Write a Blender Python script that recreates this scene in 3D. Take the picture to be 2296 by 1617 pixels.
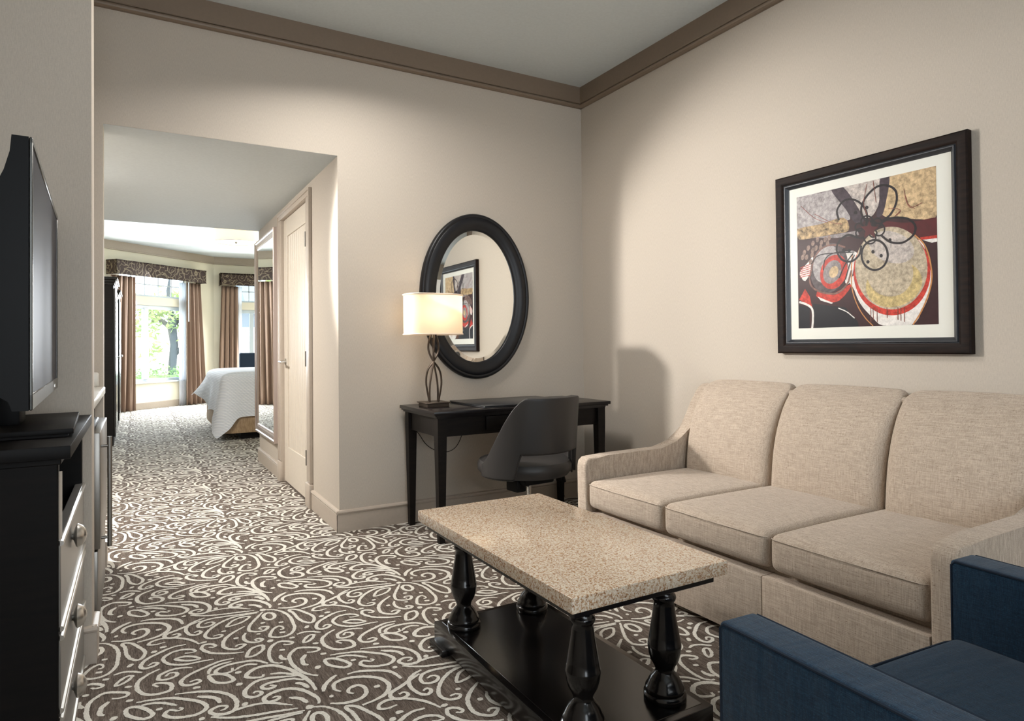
import bpy, bmesh, math, random
import numpy as np
from mathutils import Vector, Matrix
random.seed(7)
for o in list(bpy.data.objects): bpy.data.objects.remove(o)
SC = bpy.context.scene; COL = SC.collection
PI = math.pi

# ---------------------------------------------------------------- camera
IW, IH = 2296, 1617
F_PX, YAW, PITCH, ROLL = 1453.98, .5209, .0133, -.0094
CAM = Vector((-2.8489, -3.8584, 1.10))
fw = Vector((math.sin(YAW)*math.cos(PITCH), math.cos(YAW)*math.cos(PITCH), math.sin(PITCH)))
rt = Vector((math.cos(YAW), -math.sin(YAW), 0)); up = rt.cross(fw)
r2 = rt*math.cos(ROLL)+up*math.sin(ROLL); u2 = -rt*math.sin(ROLL)+up*math.cos(ROLL)
cd = bpy.data.cameras.new('camera'); cam = bpy.data.objects.new('camera', cd); COL.objects.link(cam)
M = Matrix((r2, u2, -fw)).transposed().to_4x4(); M.translation = CAM; cam.matrix_world = M
cd.sensor_width = 36; cd.sensor_fit = 'HORIZONTAL'; cd.lens = F_PX/IW*36
cd.shift_x = 8.12/IW; cd.shift_y = -52.85/IW; cd.clip_start = .02; cd.clip_end = 200
SC.camera = cam

# ---------------------------------------------------------------- light and exposure
vs = SC.view_settings; vs.view_transform = 'Standard'; vs.look = 'None'; vs.gamma = 1; vs.use_curve_mapping = False
vs.exposure = 0.0
W = bpy.data.worlds.new('sky'); SC.world = W; W.use_nodes = True
bg = W.node_tree.nodes['Background']; bg.inputs[0].default_value = (.86, .94, 1, 1); bg.inputs[1].default_value = 7.0

def lamp(name, kind, loc, energy, color, target=None, size=.1, size_y=None, portal=False, spread=None):
    d = bpy.data.lights.new(name, kind); o = bpy.data.objects.new(name, d); COL.objects.link(o)
    o.location = loc; d.energy = energy; d.color = color
    if kind == 'AREA':
        d.size = size
        if size_y: d.shape = 'RECTANGLE'; d.size_y = size_y
        if spread: d.spread = spread
        if portal: d.cycles.is_portal = True
    elif kind == 'SUN': d.angle = size
    else: d.shadow_soft_size = size
    if target is not None:
        o.rotation_euler = (Vector(target)-Vector(loc)).to_track_quat('-Z', 'Y').to_euler()
    return o
WARM = (1, .80, .58); NEUT = (1, .955, .90); DAY = (.90, .95, 1)
lamp('sunlight', 'SUN', (0, 14, 9), 5.0, (1, .95, .86), (1.5, 20, 0), .02)                 # outside, from behind the house
sp = lamp('vestibule_spot', 'SPOT', (-3.16, .30, 2.02), 520, NEUT, (0, -1.62, 1.12), .07)      # ceiling spotlight beside the opening
sp.data.spot_size = math.radians(54); sp.data.spot_blend = .55
lamp('passage_downlight', 'AREA', (-3.45, 1.05, 2.23), 115, NEUT, (-3.0, 1.0, 0), .3, .3)       # fill added out of view at the left to brighten the passage
lamp('living_ceiling_light', 'AREA', (-1.95, -.84, 2.94), 46, NEUT, (-1.65, -1.5, 0), .6, .6, spread=2.85)
lamp('window_daylight_front', 'AREA', (-1.3, -5.85, 1.55), 5, (1, .96, .90), (-1.6, 0, 1.4), 2.2, 1.7)  # soft fill added behind the camera to lift the living room
lamp('bedroom_daylight_left', 'AREA', (-2.33, 9.75, 1.6), 230, DAY, (-1.9, 5.0, 0), 1.1, 1.9)
lamp('bedroom_daylight_right', 'AREA', (-.2, 10.3, 1.6), 190, DAY, (-1.4, 5.5, 0), 1.3, 1.9)
CARPET=[[13,1,[[10,-16],[2,-34],[-10,-40],[-22,-33],[-30,-14],[-30,8],[-23,27],[-11,33],[2,26],[10,7]]],[12,0,[[-13,72],[22,51],[48,7],[62,-52],[61,-122],[57,-170],[40,-209],[16,-227],[-13,-225],[-39,-202],[-30,-167],[-14,-136],[6,-123],[18,-139],[16,-158],[4,-159]]],[14,0,[[-2,-184],[18,-192]]],[12,0,[[-25,56],[-54,9],[-81,-36],[-96,-70],[-101,-108],[-83,-127],[-61,-136],[-41,-128],[-33,-104],[-55,-96],[-65,-105],[-56,-121]]],[13,0,[[-52,-58],[-34,-60]]],[13,0,[[12,-88],[30,-93]]],[12,1,[[73,20],[100,9],[127,-45],[145,-93],[141,-136],[124,-156],[101,-133],[87,-85],[83,-28]]],[24,0,[[93,-184],[107,-192]]],[13,0,[[-81,-152],[-68,-159]]],[12.5,0,[[-115,-120],[-127,-148],[-128,-186],[-113,-215],[-87,-227],[-70,-216],[-79,-197],[-94,-201],[-89,-216]]],[20,0,[[-56,-237],[-37,-246]]],[14,0,[[21,-252],[40,-259]]],[12.5,0,[[-9,-295],[3,-307],[22,-305],[16,-285],[-15,-266],[-43,-283],[-61,-316],[-71,-366],[-69,-414],[-52,-438],[-39,-439]]],[13,0,[[-31,-337],[-13,-345]]],[14,0,[[-35,-377],[-36,-404],[-23,-425]]],[13,0,[[51,-406],[76,-415],[94,-409],[93,-390],[64,-369],[30,-356],[7,-374],[-9,-403],[-13,-447],[-8,-496],[6,-543],[25,-575],[47,-594]]],[14,0,[[44,-421],[26,-451],[23,-489],[35,-504]]],[20,0,[[51,-532],[68,-541]]],[14,0,[[90,-445],[110,-450]]],[11,1,[[107,-274],[89,-271],[67,-296],[60,-322],[78,-318],[97,-299]]],[11,0,[[52,-237],[80,-230],[107,-242],[135,-266]]],[13,0,[[86,-346],[106,-354]]],[12,1,[[-81,-263],[-78,-291],[-93,-318],[-120,-336],[-140,-331],[-133,-301],[-113,-270]]],[11,0,[[-54,87],[-120,104],[-182,118],[-237,137],[-289,171]]],[11,0,[[-289,171],[-249,170],[-188,178],[-128,165],[-66,114]]],[12,0,[[-39,64],[-108,74],[-167,86],[-220,91],[-253,80],[-269,52],[-267,27],[-238,16],[-212,36],[-223,58],[-247,51]]],[13,0,[[-242,113],[-275,98],[-305,65],[-314,20],[-303,-27],[-282,-43],[-264,-26],[-271,-8],[-288,-16]]],[12.5,0,[[-47,55],[-110,61],[-153,55],[-203,20],[-242,-31],[-254,-72],[-240,-104],[-211,-112],[-196,-99],[-208,-84],[-227,-90]]],[11,1,[[-80,34],[-119,39],[-152,15],[-173,-23],[-141,-21],[-107,-4]]],[13,0,[[-111,-57],[-149,-87],[-182,-123],[-200,-166],[-202,-209],[-181,-240],[-156,-248],[-132,-225],[-151,-214],[-165,-226]]],[13,0,[[-196,-61],[-179,-64]]],[16,0,[[-163,-152],[-145,-153]]],[12.5,0,[[-145,-287],[-180,-276],[-230,-249],[-258,-218],[-274,-181],[-266,-152],[-242,-156],[-227,-181],[-237,-188],[-251,-180]]],[14,0,[[-275,-127],[-253,-127]]],[12,0,[[322,-133],[290,-70],[244,-28],[199,-10],[167,-20],[158,-43],[181,-55],[212,-49]]],[15,0,[[193,-92],[216,-92]]],[18,0,[[166,-112],[182,-122]]],[12.5,0,[[278,-111],[232,-111],[183,-141],[147,-172],[131,-213],[142,-240],[171,-237],[184,-220],[169,-209],[154,-225]]],[12,0,[[270,-186],[291,-193],[306,-188],[290,-164],[260,-151],[226,-158],[202,-188],[205,-224],[230,-260],[271,-281],[318,-284],[356,-289]]],[12,1,[[238,-218],[266,-213],[293,-229],[312,-258],[287,-260],[257,-242]]],[12,0,[[286,-315],[251,-297],[213,-299],[186,-319],[183,-348],[202,-360],[233,-352],[237,-328],[217,-318],[203,-336]]],[13,0,[[189,-268],[158,-287],[130,-317],[120,-356],[126,-401],[149,-436],[183,-449],[213,-442],[218,-408],[201,-383],[175,-371],[168,-380],[181,-399]]],[12.5,0,[[418,-318],[372,-316],[320,-339],[274,-364],[248,-395],[249,-426],[274,-442],[302,-432],[292,-414],[270,-418]]],[14,0,[[277,-466],[299,-472]]],[12,0,[[408,-338],[371,-341],[339,-359],[330,-394]]],[12.5,0,[[516,-420],[483,-376],[439,-361],[390,-360],[357,-378],[354,-401],[375,-417],[401,-412],[405,-390]]],[13,1,[[-270,-408],[-251,-407],[-223,-424],[-205,-459],[-203,-484],[-225,-485],[-252,-469],[-264,-447]]],[16,0,[[-199,-515],[-180,-521]]],[15,0,[[-192,-431],[-172,-436]]],[11,0,[[-192,-414],[-170,-396],[-143,-392],[-117,-408]]],[15,0,[[-110,-491],[-118,-506],[-146,-497],[-163,-478],[-152,-454],[-129,-436],[-98,-433],[-62,-451],[-31,-495],[-10,-545],[6,-591],[16,-638],[18,-684]]],[12,0,[[-91,-500],[-60,-512],[-33,-534],[-6,-566]]],[13,0,[[-18,-559],[-53,-544],[-101,-527],[-138,-528],[-166,-552],[-181,-577],[-181,-609],[-162,-626],[-139,-621],[-137,-603],[-152,-594],[-158,-603]]],[12.5,0,[[-1,-599],[-33,-571],[-70,-564],[-104,-561],[-128,-572],[-124,-592],[-103,-598],[-88,-590],[-105,-577]]],[14,0,[[-30,-605],[-11,-622],[1,-658]]],[14,0,[[7,-769],[12,-740],[1,-702],[-20,-662],[-50,-633],[-81,-625],[-111,-632],[-133,-649],[-134,-672],[-117,-682],[-91,-674],[-96,-659],[-111,-661]]],[14,0,[[-66,-686],[-43,-703],[-30,-723],[-23,-746]]],[22,0,[[-33,-770],[-12,-778]]],[18,0,[[-199,-652],[-183,-658]]],[13,0,[[225,-480],[271,-493],[315,-513],[353,-543],[380,-584],[389,-628],[379,-669],[358,-683],[328,-672],[312,-650],[319,-634],[342,-627],[360,-639],[351,-653],[339,-654]]],[14,0,[[285,-531],[318,-554],[337,-576],[344,-608]]],[13,0,[[118,-472],[158,-479],[211,-497],[251,-528],[286,-563],[305,-601],[298,-628],[271,-641],[228,-631],[199,-610],[192,-587],[207,-573],[230,-590],[241,-583],[232,-573]]],[12,0,[[132,-498],[166,-504],[197,-523],[227,-555]]],[14,0,[[170,-549],[188,-552]]],[13,1,[[94,353],[122,348],[152,306],[160,272],[137,264],[107,293],[93,319]]],[16,0,[[279,-673],[295,-675]]],[13,0,[[133,-637],[169,-637],[210,-655],[251,-680],[272,-714],[279,-757]]],[14,0,[[84,-735],[71,-711],[77,-680],[99,-665],[134,-664],[174,-680],[209,-707],[227,-741],[230,-777],[215,-808],[189,-830],[154,-841],[120,-847]]],[13,0,[[116,-768],[104,-750],[115,-729],[140,-724],[155,-741],[156,-773],[139,-801],[111,-810],[75,-807],[37,-787]]],[16,0,[[184,-762],[204,-765]]],[18,0,[[45,-745],[57,-749]]],[14,0,[[100,-623],[70,-647],[48,-674],[36,-706]]],[13,0,[[342,-759],[297,-783],[252,-808],[222,-823],[211,-844],[220,-867],[240,-874],[262,-863],[258,-842],[238,-846]]]]
ART=[["p","lav",[[-1799,1817],[-1927,1815],[-1982,1816],[-2020,1765],[-2071,1677],[-2048,1659],[-1924,1657],[-1807,1653],[-1800,1732]]],["p","pale",[[-2040,1817],[-2215,1816],[-2222,1785],[-2207,1714],[-2178,1664],[-2143,1657],[-2094,1715]]],["p","tan",[[-2252,1816],[-2441,1817],[-2443,1617],[-2374,1611],[-2298,1633],[-2219,1657],[-2221,1751]]],["p","plum",[[-1982,1816],[-2040,1817],[-2108,1712],[-2136,1644],[-2093,1645],[-2049,1716]]],["p","plum",[[-2212,1817],[-2252,1816],[-2241,1734],[-2219,1657],[-2192,1655],[-2207,1727]]],["p","maroon",[[-2219,1630],[-2324,1605],[-2443,1607],[-2443,1579],[-2443,1538],[-2372,1538],[-2304,1576],[-2232,1597]]],["p","black",[[-1803,1654],[-1924,1657],[-2037,1667],[-2048,1645],[-1924,1633],[-1805,1631]]],["p","gold",[[-1799,1660],[-1924,1666],[-2041,1675],[-2063,1614],[-1986,1608],[-1807,1609]]],["p","grey",[[-1882,1606],[-2106,1606],[-2113,1585],[-2002,1588]]],["p","red",[[-2375,1535],[-2443,1535],[-2444,1522],[-2378,1524]]],["p","white",[[-2384,1523],[-2444,1522],[-2444,1508],[-2420,1506]]],["p","white",[[-1809,1449],[-1864,1500],[-1882,1520],[-1871,1450],[-1837,1401],[-1816,1422]]],["p","white",[[-2031,1519],[-2101,1506],[-2082,1428],[-2066,1373],[-2043,1375],[-2049,1460]]],["p","red",[[-1894,1325],[-1957,1291],[-2012,1295],[-2062,1342],[-2067,1366],[-1982,1330],[-1919,1353]]],["p","white",[[-1902,1321],[-1942,1303],[-1981,1286],[-1973,1282],[-1918,1301]]],["p","dgrey",[[-2051,1421],[-2042,1397],[-2029,1376],[-2012,1358],[-1993,1345],[-1972,1336],[-1951,1334],[-1930,1337],[-1910,1347],[-1893,1361],[-1880,1381],[-1871,1404],[-1866,1430],[-1867,1456],[-1872,1483],[-1883,1508],[-1897,1530],[-1915,1547],[-1935,1560],[-1956,1567],[-1977,1568],[-1998,1563],[-2016,1553],[-2032,1538],[-2045,1519],[-2053,1496],[-2057,1472],[-2056,1446]]],["p","lav",[[-2015,1446],[-2007,1428],[-1996,1412],[-1983,1399],[-1968,1390],[-1953,1384],[-1937,1383],[-1922,1386],[-1908,1394],[-1896,1405],[-1888,1420],[-1882,1438],[-1880,1457],[-1882,1477],[-1888,1497],[-1896,1515],[-1908,1531],[-1922,1544],[-1937,1553],[-1953,1557],[-1968,1558],[-1983,1554],[-1996,1546],[-2007,1534],[-2015,1519],[-2020,1502],[-2022,1484],[-2020,1465]]],["p","red",[[-2048,1404],[-2039,1388],[-2028,1374],[-2015,1363],[-2001,1355],[-1985,1351],[-1970,1351],[-1955,1355],[-1942,1363],[-1931,1374],[-1923,1388],[-1918,1405],[-1917,1423],[-1919,1441],[-1925,1459],[-1934,1475],[-1945,1489],[-1959,1499],[-1974,1507],[-1989,1510],[-2005,1509],[-2019,1505],[-2031,1497],[-2042,1485],[-2049,1471],[-2054,1455],[-2055,1438],[-2053,1421]]],["p","grey",[[-2018,1412],[-2012,1401],[-2004,1392],[-1994,1385],[-1984,1380],[-1974,1377],[-1964,1377],[-1954,1380],[-1946,1386],[-1939,1394],[-1935,1404],[-1933,1415],[-1933,1427],[-1935,1439],[-1940,1451],[-1947,1462],[-1955,1471],[-1964,1479],[-1975,1483],[-1985,1486],[-1995,1485],[-2004,1482],[-2012,1476],[-2019,1468],[-2023,1459],[-2025,1448],[-2025,1436],[-2023,1424]]],["p","tan",[[-2007,1421],[-2004,1415],[-2000,1411],[-1995,1407],[-1990,1405],[-1985,1403],[-1979,1404],[-1975,1405],[-1971,1408],[-1967,1412],[-1965,1417],[-1964,1423],[-1964,1429],[-1965,1435],[-1967,1441],[-1971,1446],[-1975,1451],[-1980,1454],[-1985,1457],[-1990,1458],[-1995,1458],[-2000,1456],[-2004,1453],[-2007,1449],[-2009,1444],[-2010,1439],[-2010,1433],[-2009,1427]]],["p","white",[[-2077,1400],[-2087,1336],[-2115,1271],[-2171,1206],[-2215,1172],[-2335,1172],[-2379,1230],[-2408,1298],[-2417,1367],[-2398,1458],[-2372,1526],[-2283,1473]]],["p","red",[[-2413,1387],[-2409,1347],[-2397,1310],[-2379,1277],[-2354,1250],[-2324,1230],[-2290,1218],[-2253,1215],[-2216,1221],[-2181,1237],[-2148,1262],[-2120,1295],[-2099,1333],[-2087,1376],[-2083,1421],[-2088,1464],[-2102,1504],[-2124,1539],[-2153,1566],[-2186,1584],[-2223,1592],[-2260,1591],[-2296,1580],[-2329,1561],[-2359,1535],[-2382,1503],[-2400,1466],[-2410,1427]]],["p","cream",[[-2402,1404],[-2398,1366],[-2387,1331],[-2369,1300],[-2346,1274],[-2318,1255],[-2286,1243],[-2251,1241],[-2216,1247],[-2183,1263],[-2152,1286],[-2126,1318],[-2107,1354],[-2095,1395],[-2091,1437],[-2096,1479],[-2109,1517],[-2130,1549],[-2157,1575],[-2188,1592],[-2222,1600],[-2257,1599],[-2291,1589],[-2323,1570],[-2351,1545],[-2373,1515],[-2390,1480],[-2399,1442]]],["p","yellow",[[-2377,1374],[-2380,1353],[-2377,1332],[-2368,1312],[-2355,1293],[-2337,1277],[-2315,1264],[-2291,1255],[-2264,1251],[-2237,1251],[-2211,1257],[-2188,1267],[-2168,1282],[-2153,1300],[-2143,1321],[-2140,1344],[-2143,1367],[-2153,1388],[-2168,1408],[-2188,1424],[-2212,1436],[-2237,1444],[-2264,1447],[-2291,1445],[-2315,1438],[-2337,1426],[-2355,1412],[-2369,1394]]],["p","cream",[[-2345,1387],[-2342,1366],[-2335,1346],[-2323,1328],[-2308,1314],[-2290,1303],[-2269,1298],[-2247,1297],[-2225,1301],[-2203,1310],[-2184,1323],[-2168,1341],[-2156,1362],[-2148,1384],[-2146,1407],[-2149,1430],[-2157,1451],[-2170,1469],[-2187,1483],[-2206,1493],[-2228,1498],[-2250,1497],[-2272,1492],[-2293,1482],[-2311,1468],[-2326,1450],[-2336,1430],[-2343,1409]]],["p","pale",[[-2348,1468],[-2342,1456],[-2331,1446],[-2317,1440],[-2299,1436],[-2279,1437],[-2258,1441],[-2236,1448],[-2216,1459],[-2197,1472],[-2181,1488],[-2168,1505],[-2161,1522],[-2158,1538],[-2160,1553],[-2168,1566],[-2180,1576],[-2195,1582],[-2214,1585],[-2235,1584],[-2256,1579],[-2278,1570],[-2298,1559],[-2315,1546],[-2330,1530],[-2341,1514],[-2348,1498],[-2351,1483]]],["p","black",[[-1799,1286],[-1860,1271],[-1858,1168],[-1799,1168]]],["p","black",[[-1877,1289],[-2042,1261],[-2099,1195],[-2106,1170],[-1883,1168]]],["p","red",[[-1803,1313],[-1836,1363],[-1861,1324],[-1872,1274],[-1835,1292]]],["s","white",9,0,[[-1803,1301],[-1844,1286],[-1872,1263],[-1876,1218],[-1871,1170]]],["s","white",4,0,[[-2007,1260],[-2049,1240],[-2085,1210]]],["p","seed",[[-1891,1577],[-1887,1569],[-1881,1566],[-1876,1568],[-1873,1574],[-1873,1582],[-1877,1590],[-1882,1593],[-1888,1591],[-1891,1585]]],["p","seed",[[-1907,1552],[-1903,1545],[-1897,1541],[-1892,1543],[-1889,1549],[-1889,1558],[-1893,1565],[-1898,1569],[-1904,1567],[-1907,1561]]],["p","seed",[[-1935,1574],[-1932,1567],[-1926,1563],[-1921,1565],[-1918,1571],[-1918,1580],[-1922,1587],[-1927,1590],[-1932,1589],[-1935,1582]]],["p","seed",[[-1955,1586],[-1952,1579],[-1946,1575],[-1941,1577],[-1938,1583],[-1938,1592],[-1942,1599],[-1947,1602],[-1952,1600],[-1956,1594]]],["p","seed",[[-1931,1553],[-1927,1545],[-1922,1542],[-1916,1544],[-1913,1550],[-1914,1558],[-1917,1565],[-1923,1569],[-1928,1567],[-1931,1561]]],["p","seed",[[-1890,1543],[-1886,1536],[-1881,1532],[-1875,1534],[-1872,1540],[-1872,1549],[-1876,1556],[-1882,1560],[-1887,1558],[-1890,1552]]],["p","seed",[[-1866,1558],[-1862,1550],[-1856,1547],[-1851,1549],[-1847,1555],[-1848,1563],[-1851,1571],[-1857,1574],[-1863,1573],[-1866,1566]]],["p","seed",[[-1844,1538],[-1841,1531],[-1835,1527],[-1829,1529],[-1826,1535],[-1826,1544],[-1830,1551],[-1836,1555],[-1841,1553],[-1845,1547]]],["p","seed",[[-1856,1514],[-1853,1506],[-1847,1503],[-1841,1505],[-1838,1511],[-1838,1519],[-1842,1527],[-1848,1530],[-1854,1529],[-1857,1522]]],["p","seed",[[-1886,1521],[-1882,1514],[-1876,1511],[-1871,1512],[-1868,1519],[-1868,1527],[-1872,1534],[-1877,1538],[-1883,1536],[-1886,1530]]],["p","seed",[[-1836,1516],[-1832,1509],[-1826,1505],[-1820,1507],[-1817,1513],[-1817,1522],[-1821,1530],[-1827,1533],[-1833,1531],[-1836,1525]]],["p","seed",[[-1915,1592],[-1912,1584],[-1906,1581],[-1901,1583],[-1898,1589],[-1898,1597],[-1902,1605],[-1907,1608],[-1913,1606],[-1916,1600]]],["p","seed",[[-1967,1566],[-1963,1559],[-1958,1555],[-1953,1557],[-1950,1563],[-1950,1572],[-1953,1579],[-1959,1582],[-1964,1580],[-1967,1574]]],["p","seed",[[-1975,1590],[-1972,1583],[-1966,1580],[-1961,1581],[-1958,1588],[-1958,1596],[-1962,1603],[-1967,1606],[-1972,1605],[-1975,1598]]],["p","seed",[[-1877,1489],[-1873,1482],[-1867,1478],[-1862,1480],[-1859,1486],[-1859,1494],[-1863,1502],[-1868,1505],[-1874,1504],[-1877,1497]]],["s","orange",4,0,[[-2079,1499],[-2074,1429],[-2076,1344],[-2101,1265],[-2136,1208],[-2170,1172]]],["s","orange",5,0,[[-2354,1548],[-2390,1504],[-2410,1444],[-2418,1367],[-2405,1298],[-2373,1223],[-2341,1173]]],["s","brown",7,0,[[-1863,1421],[-1889,1508],[-1938,1553],[-2001,1555],[-2046,1538]]],["s","brown",7,0,[[-1859,1429],[-1870,1375],[-1919,1342],[-1997,1329],[-2051,1367],[-2074,1429]]],["s","ink",8,0,[[-2192,1628],[-2143,1650],[-2124,1695],[-2145,1747],[-2194,1784],[-2242,1781],[-2278,1750],[-2280,1699],[-2253,1651],[-2212,1628]]],["s","ink",8,0,[[-2017,1668],[-2009,1716],[-2042,1753],[-2087,1751],[-2130,1718],[-2151,1669],[-2146,1622]]],["s","ink",8,0,[[-2205,1619],[-2259,1636],[-2324,1622],[-2356,1587],[-2348,1549],[-2303,1523],[-2251,1534],[-2211,1570]]],["s","ink",8,0,[[-2106,1572],[-2062,1593],[-2017,1571],[-2004,1530],[-2030,1483],[-2075,1470],[-2112,1495],[-2123,1535]]],["s","ink",8,1,[[-2240,1478],[-2235,1454],[-2223,1434],[-2204,1422],[-2181,1419],[-2159,1427],[-2139,1444],[-2127,1467],[-2123,1493],[-2128,1518],[-2141,1538],[-2161,1550],[-2183,1552],[-2206,1544],[-2224,1527],[-2236,1504]]],["s","ink",6,1,[[-2177,1634],[-2171,1619],[-2158,1612],[-2141,1615],[-2128,1627],[-2123,1643],[-2128,1658],[-2142,1665],[-2159,1662],[-2172,1650]]],["s","ink",6,1,[[-2228,1591],[-2223,1576],[-2209,1568],[-2193,1571],[-2179,1583],[-2174,1600],[-2179,1615],[-2193,1623],[-2210,1620],[-2224,1608]]],["s","ink",6,1,[[-2189,1560],[-2184,1545],[-2171,1538],[-2154,1540],[-2141,1552],[-2136,1568],[-2141,1582],[-2155,1590],[-2171,1587],[-2184,1576]]],["s","ink",6,1,[[-2143,1587],[-2139,1575],[-2127,1569],[-2113,1571],[-2102,1581],[-2098,1595],[-2102,1607],[-2114,1613],[-2128,1611],[-2139,1601]]],["s","ink",6,1,[[-2218,1623],[-2214,1613],[-2204,1608],[-2192,1610],[-2183,1618],[-2179,1630],[-2183,1641],[-2193,1646],[-2205,1644],[-2214,1635]]],["s","ink",6,1,[[-2133,1617],[-2129,1607],[-2119,1602],[-2108,1604],[-2099,1612],[-2095,1623],[-2099,1633],[-2108,1638],[-2120,1636],[-2129,1628]]],["s","ink",6,1,[[-2194,1580],[-2190,1571],[-2182,1566],[-2172,1567],[-2163,1575],[-2160,1585],[-2164,1594],[-2172,1599],[-2182,1597],[-2191,1590]]],["p","maroon",[[-2161,1643],[-2171,1614],[-2202,1609],[-2181,1592],[-2187,1560],[-2162,1581],[-2135,1568],[-2142,1598],[-2121,1622],[-2151,1619]]],["p","ink",[[-2159,1701],[-2156,1696],[-2151,1694],[-2145,1698],[-2143,1704],[-2146,1709],[-2151,1711],[-2157,1707]]],["p","ink",[[-2107,1688],[-2105,1682],[-2099,1681],[-2093,1684],[-2091,1691],[-2094,1696],[-2099,1698],[-2105,1694]]],["p","ink",[[-2258,1541],[-2256,1536],[-2251,1534],[-2246,1537],[-2244,1543],[-2246,1548],[-2251,1550],[-2256,1547]]],["p","ink",[[-2183,1499],[-2181,1494],[-2175,1492],[-2170,1495],[-2168,1501],[-2170,1507],[-2176,1508],[-2181,1505]]],["p","ink",[[-2219,1478],[-2217,1472],[-2212,1470],[-2206,1473],[-2204,1480],[-2207,1485],[-2212,1487],[-2217,1484]]],["p","ink",[[-2160,1458],[-2157,1452],[-2152,1450],[-2146,1453],[-2144,1459],[-2146,1465],[-2152,1467],[-2157,1464]]],["p","ink",[[-2073,1521],[-2070,1515],[-2065,1513],[-2059,1517],[-2057,1523],[-2059,1529],[-2065,1530],[-2071,1527]]],["p","ink",[[-2047,1524],[-2044,1518],[-2038,1517],[-2033,1520],[-2030,1526],[-2033,1532],[-2039,1534],[-2045,1530]]],["s","drip",2.5,0,[[-2161,1255],[-2161,1189]]],["s","drip",2.5,0,[[-2171,1254],[-2172,1199]]],["s","drip",2.5,0,[[-2189,1253],[-2189,1188]]],["s","drip",2.5,0,[[-2233,1251],[-2233,1204]]],["s","drip",2.5,0,[[-2279,1248],[-2279,1195]]],["s","drip",2.5,0,[[-2291,1247],[-2291,1191]]],["s","drip",2.5,0,[[-2306,1246],[-2306,1185]]],["s","drip",2,0,[[-2313,1752],[-2325,1690],[-2356,1658]]],["s","drip",2,0,[[-2319,1718],[-2337,1668],[-2387,1678]]],["s","drip",2,0,[[-2153,1807],[-2137,1727],[-2151,1669]]],["s","drip",2,0,[[-2181,1815],[-2193,1716]]],["s","drip",2,0,[[-2247,1679],[-2286,1671],[-2296,1656],[-2273,1641],[-2299,1662]]],["s","drip",2,0,[[-1893,1720],[-1980,1664],[-2033,1648]]],["s","drip",2,0,[[-1822,1770],[-1892,1701],[-1956,1668]]],["s","ink",4,0,[[-1936,1443],[-1945,1494],[-1985,1518],[-2076,1520]]],["s","ink",4,0,[[-1872,1480],[-1922,1519],[-2090,1511]]],["s","ink",4,0,[[-2044,1389],[-2067,1458],[-2090,1497]]],["s","ink",4,0,[[-2014,1399],[-2045,1460],[-2083,1505]]],["s","red",2.5,0,[[-1811,1468],[-1868,1480]]],["s","red",2.5,0,[[-1811,1459],[-1868,1470]]],["s","red",2.5,0,[[-1811,1450],[-1867,1460]]],["s","red",2.5,0,[[-1811,1441],[-1867,1449]]],["s","red",2.5,0,[[-1810,1431],[-1867,1439]]],["s","red",2.5,0,[[-1810,1422],[-1867,1428]]]]
# ---------------------------------------------------------------- helpers
MW = {}
def _fin(bm, ang=38):
    bmesh.ops.recalc_face_normals(bm, faces=bm.faces)
    for f in bm.faces: f.smooth = True
    for e in bm.edges:
        if len(e.link_faces) == 2:
            if e.link_faces[0].normal.angle(e.link_faces[1].normal, 0) > math.radians(ang): e.smooth = False
def obj(name, bm, mats, parent=None, ang=38, fin=True):
    if fin: _fin(bm, ang)
    me = bpy.data.meshes.new(name); bm.to_mesh(me); bm.free()
    o = bpy.data.objects.new(name, me); COL.objects.link(o)
    for m in (mats if isinstance(mats, (list, tuple)) else [mats]): me.materials.append(m)
    if parent is not None:
        o.parent = parent; o.matrix_parent_inverse = MW.get(parent.name, Matrix()).inverted()
    return o
def tag(o, label=None, cat=None, group=None, kind=None):
    if label: o['label'] = label
    if cat: o['category'] = cat
    if group: o['group'] = group
    if kind: o['kind'] = kind
    return o
def thing(name, loc, label, cat, group=None):
    o = bpy.data.objects.new(name, None); COL.objects.link(o); o.location = loc; o.empty_display_size = .1
    MW[o.name] = Matrix.Translation(loc)
    return tag(o, label, cat, group)
def struct(name, bm, m, parent=None, **k):
    o = obj(name, bm, m, parent, **k)
    if parent is None: o['kind'] = 'structure'
    return o
def NB(): return bmesh.new()
def box(bm, lo, hi, bev=0, seg=2, mi=0, xf=None):
    r = bmesh.ops.create_cube(bm, size=1); vs_ = r['verts']
    c = [(a+b)/2 for a, b in zip(lo, hi)]; s = [abs(b-a) for a, b in zip(lo, hi)]
    for v in vs_: v.co = Vector([c[i]+v.co[i]*s[i] for i in range(3)])
    fs = set(f for v in vs_ for f in v.link_faces)
    for f in fs: f.material_index = mi
    if bev:
        es = list(set(e for v in vs_ for e in v.link_edges))
        r = bmesh.ops.bevel(bm, geom=es, offset=bev, segments=seg, affect='EDGES', profile=.5)
        vs_ = list(set(v for f in r['faces'] for v in f.verts) | set(v for v in vs_ if v.is_valid))
        for f in r['faces']: f.material_index = mi
    if xf is not None:
        for v in vs_: v.co = xf @ v.co
    return vs_
def taper_box(bm, c0, s0, z0, c1, s1, z1, bev=0):
    vs_ = []
    for c, s, z in ((c0, s0, z0), (c1, s1, z1)):
        for sx, sy in ((-1, -1), (1, -1), (1, 1), (-1, 1)): vs_.append(bm.verts.new((c[0]+sx*s[0]/2, c[1]+sy*s[1]/2, z)))
    fs = [bm.faces.new(vs_[3::-1]), bm.faces.new(vs_[4:])]
    for i in range(4): fs.append(bm.faces.new((vs_[i], vs_[(i+1) % 4], vs_[4+(i+1) % 4], vs_[4+i])))
    if bev:
        es = list(set(e for f in fs for e in f.edges)); bmesh.ops.bevel(bm, geom=es, offset=bev, segments=2, affect='EDGES')
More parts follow.
